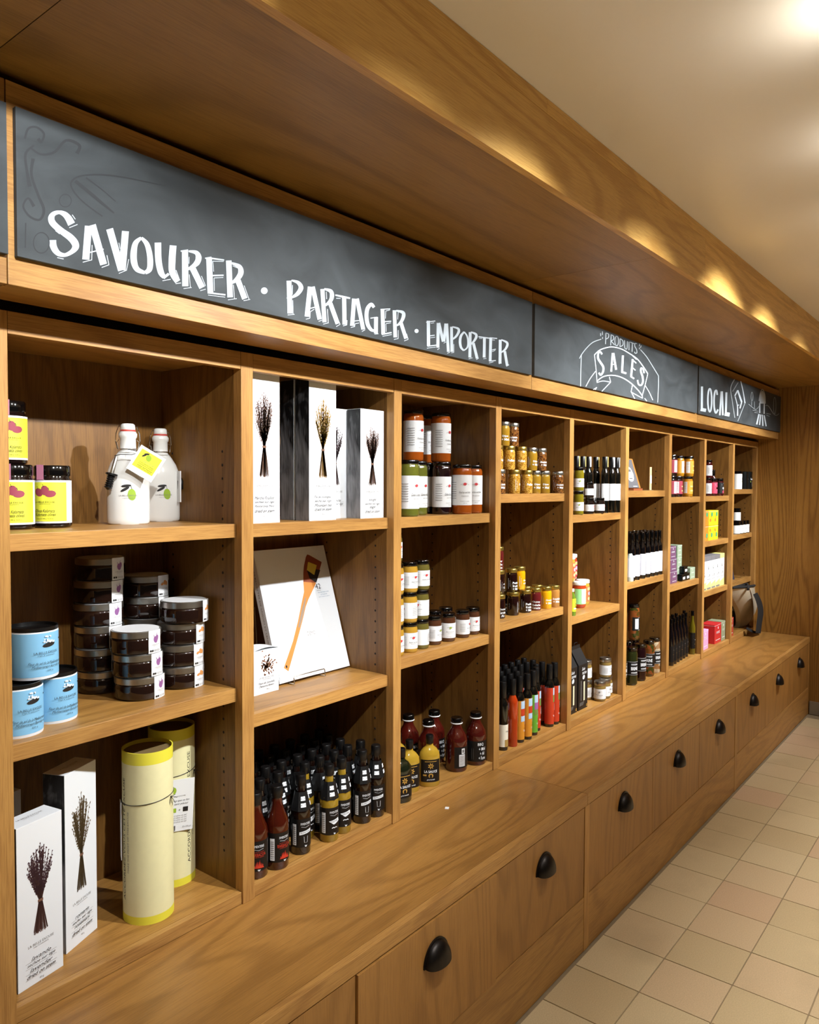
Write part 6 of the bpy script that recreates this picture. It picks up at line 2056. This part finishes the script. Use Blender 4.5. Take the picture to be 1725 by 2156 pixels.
place('pinkj', b_pink(PINKL), (ux(1500.5, 1.452), 1.452, z), 0.05, 'jam jar with hot pink label in the middle, eighth bay top', 'jar', 'jam jars, eighth bay')
place('blackj', b_pink(BLABEL), (ux(1513.8, 1.450), 1.450, z), 0.05, 'jam jar with black and pink label on the right, eighth bay top', 'jar', 'jam jars, eighth bay')
place('jamw', K_JAM, (ux(1489, 1.452), 1.452, z), 0.2, 'jam jar with white label half behind the left post, lower', 'jar', 'jam jars, eighth bay')
place('jamw', K_JAM, (ux(1489.5, 1.456), 1.456, z + 0.1065), 0.2, 'jam jar with white label half behind the left post, upper', 'jar', 'jam jars, eighth bay')
place('drop', b_drop, (ux(1500, 1.51), 1.51, z), 0.0, 'dark bottle behind the hot pink jam jar', 'bottle', 'dark bottles, eighth bay')
place('drop', b_drop, (ux(1512.8, 1.505), 1.505, z), 0.0, 'dark bottle behind the black label jam jar', 'bottle', 'dark bottles, eighth bay')
z = shelf_z(8, 1)
YBOX = mat('sunny_yellow_box', '#e8cf1f', 0.5)
OBOX = mat('orange_box', '#e0852a', 0.5)
GPR = mat('teal_green_print', '#3f9a6a', 0.5)
for c_ in range(3):
    for lv in range(2):
        r = carton('cookie_box', (4.592 + c_ * 0.0925, 1.452, z + lv * 0.0895), (0.090, 0.060, 0.088), YBOX if c_ else OBOX, '%s cookie box, %s layer, %s' % (['orange', 'yellow', 'yellow'][c_], ['lower', 'upper'][lv], ['left column', 'middle column', 'right column'][c_]), 'box', 'yellow cookie boxes')
        p = Print(flat_map((0.045, 0, 0), (1, 0, 0), (0, 0, 1), (0, -1, 0)), 0.0008)
        p.ellipse(0.012, 0.030 + 0.035 * lv, 0.018, 0.014, GPR); p.ellipse(-0.018, 0.060 - 0.03 * lv, 0.013, 0.010, OBOX); p.rect(-0.004, 0.0, 0.02, 0.06, OBOX, 1)
        p.build('fruit_print', [k for k in bpy.data.objects if k.parent == r and k.name.startswith('carton')][0])
z = shelf_z(8, 2)
WBOX = mat('white_box', '#e9ecea', 0.5)
LBOX = mat('pale_lemon_box', '#e6e08a', 0.5)
GREYL = mat('grey_box_top', '#77767a', 0.5)
for i in range(5):
    last = i == 4
    r = empty('biscuit_box', (4.565 + i * 0.0875, 1.450, z)); tag(r, ['white biscuit box with grey lid half behind the left post', 'white biscuit box with grey lid, second from the left post', 'white biscuit box with grey lid, third from the left post', 'white biscuit box with grey lid beside the lemon one', 'pale lemon and white biscuit box on the right'][i], 'box', 'biscuit boxes, eighth bay')
    body = MB().box(0, 0.085, 0, 0.085, 0, 0.172).build('carton', WBOX, r, bevel=0.0006)
    MB().box(-0.0004, 0.0854, -0.0004, 0.0854, 0.172, 0.200).build('lid', LBOX if last else GREYL, r, bevel=0.0006)
    p = Print(flat_map((0.0425, 0, 0), (1, 0, 0), (0, 0, 1), (0, -1, 0)), 0.0006)
    p.poly([(-0.042, 0.0), (0.042, 0.0), (0.042, 0.05), (-0.042, 0.03)], LBOX); p.ellipse(-0.005, 0.130, 0.008, 0.010, INK); p.ellipse(-0.002, 0.132, 0.005, 0.007, WBOX); p.text('bibi', 0.010, 0.105, 0.010, INKG); p.rect(-0.03, 0.02, 0.078, 0.080, INKG, 1); p.ellipse(0.012, 0.086, 0.004, 0.005, INK); p.rect(-0.03, 0.03, 0.060, 0.062, INKG, 1)
    if not last:
        p.rect(-0.035, 0.035, 0.002, 0.012, GREYL, 1)
    p.build('front_print', body)
z = Z_BOT
PNK = mat('pink_gift_box', '#dba1cd', 0.45)
REDB = mat('red_gift_box', '#c22a2e', 0.4)
SGRN = mat('sage_gift_box', '#8f9577', 0.5)
carton('gift_box', (4.555, 1.436, z), (0.105, 0.070, 0.115), PNK, 'pink gift box standing in front at the left, eighth bay bottom', 'box', 'gift boxes, eighth bay', ('rose',))
carton('gift_box', (4.515, 1.512, z), (0.105, 0.070, 0.165), PNK, 'pink and white gift box behind the first pink one', 'box', 'gift boxes, eighth bay', ('rose',))
carton('gift_box', (4.795, 1.440, z), (0.130, 0.085, 0.118), REDB, 'red gift box in the middle, eighth bay bottom', 'box', 'gift boxes, eighth bay', ('merci',))
carton('gift_box', (4.930, 1.440, z), (0.078, 0.085, 0.120), SGRN, 'sage green gift box next to the right post', 'box', 'gift boxes, eighth bay', ('merci',))
for nm, loc, m_, lab in (('gift_bag', (4.640, 1.555, z), REDB, 'red open gift bag with raised flap behind the boxes'), ('gift_bag', (4.800, 1.560, z), SGRN, 'sage green open gift bag with raised flap behind the red box')):
    r = empty(nm, loc); tag(r, lab, 'gift bag', 'open gift bags')
    MB().box(0, 0.12, 0, 0.07, 0, 0.115).build('bag_body', m_, r, bevel=0.0006)
    mb = MB(); mb.face([(0, 0.069, 0.115), (0.12, 0.069, 0.115), (0.135, 0.100, 0.185), (0.03, 0.100, 0.185)]); mb.face([(0.0, 0.0700, 0.115), (0.03, 0.101, 0.185), (0.135, 0.101, 0.185), (0.12, 0.070, 0.115)])
    mb.build('raised_flap', m_, r)

# ------------------------------------------------------------------ bay 9
z = shelf_z(9, 0)


def b_cocoa(dark):
    def f():
        r = empty('cocoa_tin')
        R0, h = 0.030, 0.118
        MB().lathe([(0.0, 0.0), (R0, 0.0), (R0, 0.100)], 32, cap=True).build('tin_body', TINB if dark else WBOX, r, smooth=40)
        MB().lathe([(R0 + 0.0006, 0.100), (R0 + 0.0006, h - 0.002), (R0 - 0.002, h), (0.0, h)], 32).build('lid', TINB if dark else BLACKG, r, smooth=40)
        p = Print(cyl_map(R0, 0.0), 0.0004)
        p.text('kacao', 0.0, 0.068, 0.014, WHITE if dark else INK, width=0.040, bold=0.02); p.ellipse(-0.020, 0.050, 0.003, 0.005, LEAFG)
        for i in range(4):
            p.rect(-0.012, 0.018, 0.046 - i * 0.009, 0.049 - i * 0.009, INKG, 6)
        p.build('tin_print', r)
        return r
    return f


xx = ux(1520 + 445 / 8.293, 1.452)
place('coc_d', b_cocoa(True), (min(xx, 5.52), 1.455, z), 0.1, 'black cocoa tin next to the end post, ninth bay top', 'tin', 'cocoa tins, ninth bay')
place('coc_d', b_cocoa(True), (5.425, 1.460, z), 0.9, 'black cocoa tin in the middle, ninth bay top', 'tin', 'cocoa tins, ninth bay')
place('coc_w', b_cocoa(False), (5.285, 1.460, z), 0.6, 'white and black cocoa tin half behind the post, ninth bay top', 'tin', 'cocoa tins, ninth bay')
z = shelf_z(9, 1)


def b_lowtin():
    r = empty('low_tin')
    R0 = 0.026
    MB().lathe([(0.0, 0.0), (R0, 0.0), (R0, 0.004)], 30).build('base', BLACKG, r, smooth=40)
    w_ = MB().lathe([(R0, 0.004), (R0, 0.058)], 30, cap=False).build('tin_body', WBOX, r, smooth=40)
    MB().lathe([(R0 + 0.0008, 0.058), (R0 + 0.0008, 0.083), (R0 - 0.001, 0.085), (0.0, 0.085)], 30).build('lid', BLACKG, r, smooth=40)
    p = Print(cyl_map(R0, 0.0), 0.0004); p.rect(-0.014, 0.014, 0.020, 0.021, INKG, 6); p.text('cafe', 0, 0.036, 0.008, INKG, width=0.02); p.build('tin_print', w_)
    return r


for x, y, l, t in [(5.262, 1.458, 0, 'white tin with black lid half behind the post, ninth bay'), (5.335, 1.458, 0, 'white tin with black lid, second, ninth bay'), (5.408, 1.457, 0, 'white tin with black lid, third, ninth bay'), (5.478, 1.456, 0, 'white tin with black lid, on the right, ninth bay'), (5.275, 1.458, 1, 'white tin with black lid stacked at the left, ninth bay')]:
    place('ltin', b_lowtin, (x, y, z + l * 0.0855), 0.0, t, 'tin', 'low white tins, ninth bay')
z = shelf_z(9, 2)
r = empty('wire_easel', (5.455, 1.478, z)); tag(r, 'small silver wire easel standing empty on the shelf', 'stand')
mb = MB()
for dx in (-0.050, 0.050):
    mb.tube([(dx, -0.018, 0.016), (dx, -0.020, 0.0025), (dx, 0.010, 0.002), (dx, 0.075, 0.002), (dx, 0.055, 0.055), (dx, 0.045, 0.075)], 0.0014, 7)
mb.tube([(-0.050, -0.018, 0.016), (0.050, -0.018, 0.016)], 0.0014, 7); mb.tube([(-0.050, 0.075, 0.002), (0.050, 0.075, 0.002)], 0.0014, 7)
mb.build('wire_frame', CHROME, r, smooth=60)
r = empty('blue_pouch', (5.285, 1.490, z)); tag(r, 'dark blue pouch half behind the post on the ninth bay shelf', 'pouch')
NAVY = mat('navy_pouch', '#2a3246', 0.4)
mb = MB(); mb.grid(lambda u, v: (-0.035 + 0.07 * u, -0.022 * math.sin(PI * u) * (1 - v) - 0.002, 0.10 * v), 8, 6); mb.grid(lambda u, v: (0.035 - 0.07 * u, 0.022 * math.sin(PI * u) * (1 - v) + 0.002, 0.10 * v), 8, 6)
mb.face([(-0.035, -0.002, 0.10), (-0.035, 0.002, 0.10), (0.035, 0.002, 0.10), (0.035, -0.002, 0.10)]); mb.build('pouch_body', NAVY, r, smooth=60)
MB().box(-0.036, 0.036, -0.003, 0.003, 0.094, 0.104).build('pouch_seal', NAVY, r)

# red boxes and the tote bag at the end of the worktop
z = Z_BOT
carton('gift_box', (5.085, 1.4345, z), (0.080, 0.045, 0.120), mat('brick_red_box', '#b0402c', 0.5), 'brick red gift box beside the tote bag', 'box', 'gift boxes, ninth bay', ('merci',))


def tote():
    r = empty('tote_bag', (5.30, 1.44, Z_BOT))
    tag(r, 'beige canvas tote bag with black handles leaning out of the end bay', 'bag')
    CAN = mat('beige_canvas', '#b3a58e', 0.85, noise=0.12, nscale=35)
    BLK = mat('black_cotton', '#0b0a0b', 0.9)
    base = Vector((5.30, 1.44, Z_BOT))

    def on_lean(u, v, off=0.0):
        """outline point of the photo laid on the plane in which the bag leans"""
        off += 0.055 * max(0.0, 1 - (u - 226) / 282)
        y = 1.40
        for _ in range(6):
            q = at_y(1500 + u / 5.391, 1140 + v / 5.391, y)
            y = 1.352 + 0.093 * (0.885 - q.z) / 0.345 + off
        q = at_y(1500 + u / 5.391, 1140 + v / 5.391, y)
        return q - base
    LE = [(226, 532), (236, 620), (272, 720), (308, 830), (326, 930), (296, 985)]
    RE = [(480, 506), (496, 600), (508, 715), (482, 810), (432, 890), (378, 992)]
    le, _q = smooth_pts(LE, [1] * 6, 4); re_, _q = smooth_pts(RE, [1] * 6, 4)
    n = len(le) - 1

    def front(u, v):
        k = min(n, int(round(v * n)))
        a_, b_ = on_lean(*le[k]), on_lean(*re_[k])
        p_ = a_.lerp(b_, u)
        bul = math.sin(PI * u) * (0.25 + 0.75 * math.sin(PI * min(1, 0.15 + 0.85 * v)))
        p_.y += -0.030 * bul + 0.006 * math.sin(7 * u + 9 * v) * math.sin(PI * v)
        return p_

    def back(u, v):
        p_ = front(1 - u, v).copy()
        p_.y += 0.030 + 0.045 * math.sin(PI * u)
        return p_
    mb = MB(); mb.grid(front, 18, n); mb.grid(back, 18, n)
    mb.grid(lambda u, v: front(1, v).lerp(back(0, v), u), 4, n); mb.grid(lambda u, v: back(1, v).lerp(front(0, v), u), 4, n)
    mb.grid(lambda u, v: front(u, 1).lerp(back(1 - u, 1), v), 18, 3)
    mb.build('bag_body', CAN, r, smooth=60)
    MB().tube([tuple(front(0.60, k / 12) + Vector((0, -0.002, 0))) for k in range(13)], 0.0024, 6).build('seam', mat('tan_seam', '#8a6a45', 0.8), r, smooth=60)
    MB().tube([tuple(front(k / 18, 0.0) + Vector((0, 0, 0.004))) for k in range(19)], 0.008, 8).build('rim', BLK, r, smooth=60)
    # black cloth hanging at the left with a bit of white lettering
    pan = MB()
    PL = [(224, 600), (224, 760), (236, 860), (262, 950)]
    PR = [(246, 640), (296, 760), (330, 870), (338, 955)]
    pan.grid(lambda u, v: on_lean(PL[min(3, int(round(v * 3)))][0], PL[min(3, int(round(v * 3)))][1], 0.03).lerp(on_lean(*PR[min(3, int(round(v * 3)))], 0.03), u), 4, 3)
    pan.grid(lambda u, v: on_lean(*PR[min(3, int(round(v * 3)))], 0.034).lerp(on_lean(*PL[min(3, int(round(v * 3)))], 0.034), u), 4, 3)
    po = pan.build('black_panel', BLK, r, smooth=60)
    p = Print(lambda s_, t_, o_: tuple(on_lean(256 + s_, 772 - t_, 0.029 - o_)), 0.0003)
    p.text('ns', 0, 0, 26, WHITE, width=46)
    p.build('panel_print', po)

    def strap(ctrl, widths, name, y0, y1):
        sm, wd = smooth_pts(ctrl, widths, 6)
        mb_ = MB(); N_ = len(sm) - 1
        def edge(k, sg, dy):
            a_ = sm[max(0, k - 1)]; b_ = sm[min(N_, k + 1)]
            dx, dz = b_[0] - a_[0], b_[1] - a_[1]
            l = math.hypot(dx, dz) or 1
            u_, v_ = sm[k][0] - dz / l * wd[k] / 2 * sg, sm[k][1] + dx / l * wd[k] / 2 * sg
            y = y0 + (y1 - y0) * k / N_ + dy
            return at_y(1500 + u_ / 5.391, 1140 + v_ / 5.391, y) - base
        for dy, f1, f2 in ((0.0, 1, -1), (0.004, -1, 1)):
            mb_.grid(lambda u, v: edge(int(round(u * N_)), f1, dy).lerp(edge(int(round(u * N_)), f2, dy), v), N_, 2)
        mb_.build(name, BLK, r, smooth=60)
    strap([(488, 590), (532, 690), (550, 800), (534, 930), (522, 1040)], [52, 62, 66, 62, 58], 'handle', 1.345, 1.338)
    strap([(540, 1030), (480, 1030), (425, 1000), (388, 980)], [30, 30, 28, 22], 'handle_end', 1.338, 1.400)
    MB().tube([tuple(on_lean(250, 520, 0.02)), tuple(on_lean(330, 500, 0.03)), tuple(on_lean(395, 482, 0.03)), tuple(on_lean(412, 520, -0.02)), tuple(on_lean(405, 545, -0.03))], 0.008, 8).build('short_handle', BLK, r, smooth=60)

tote()
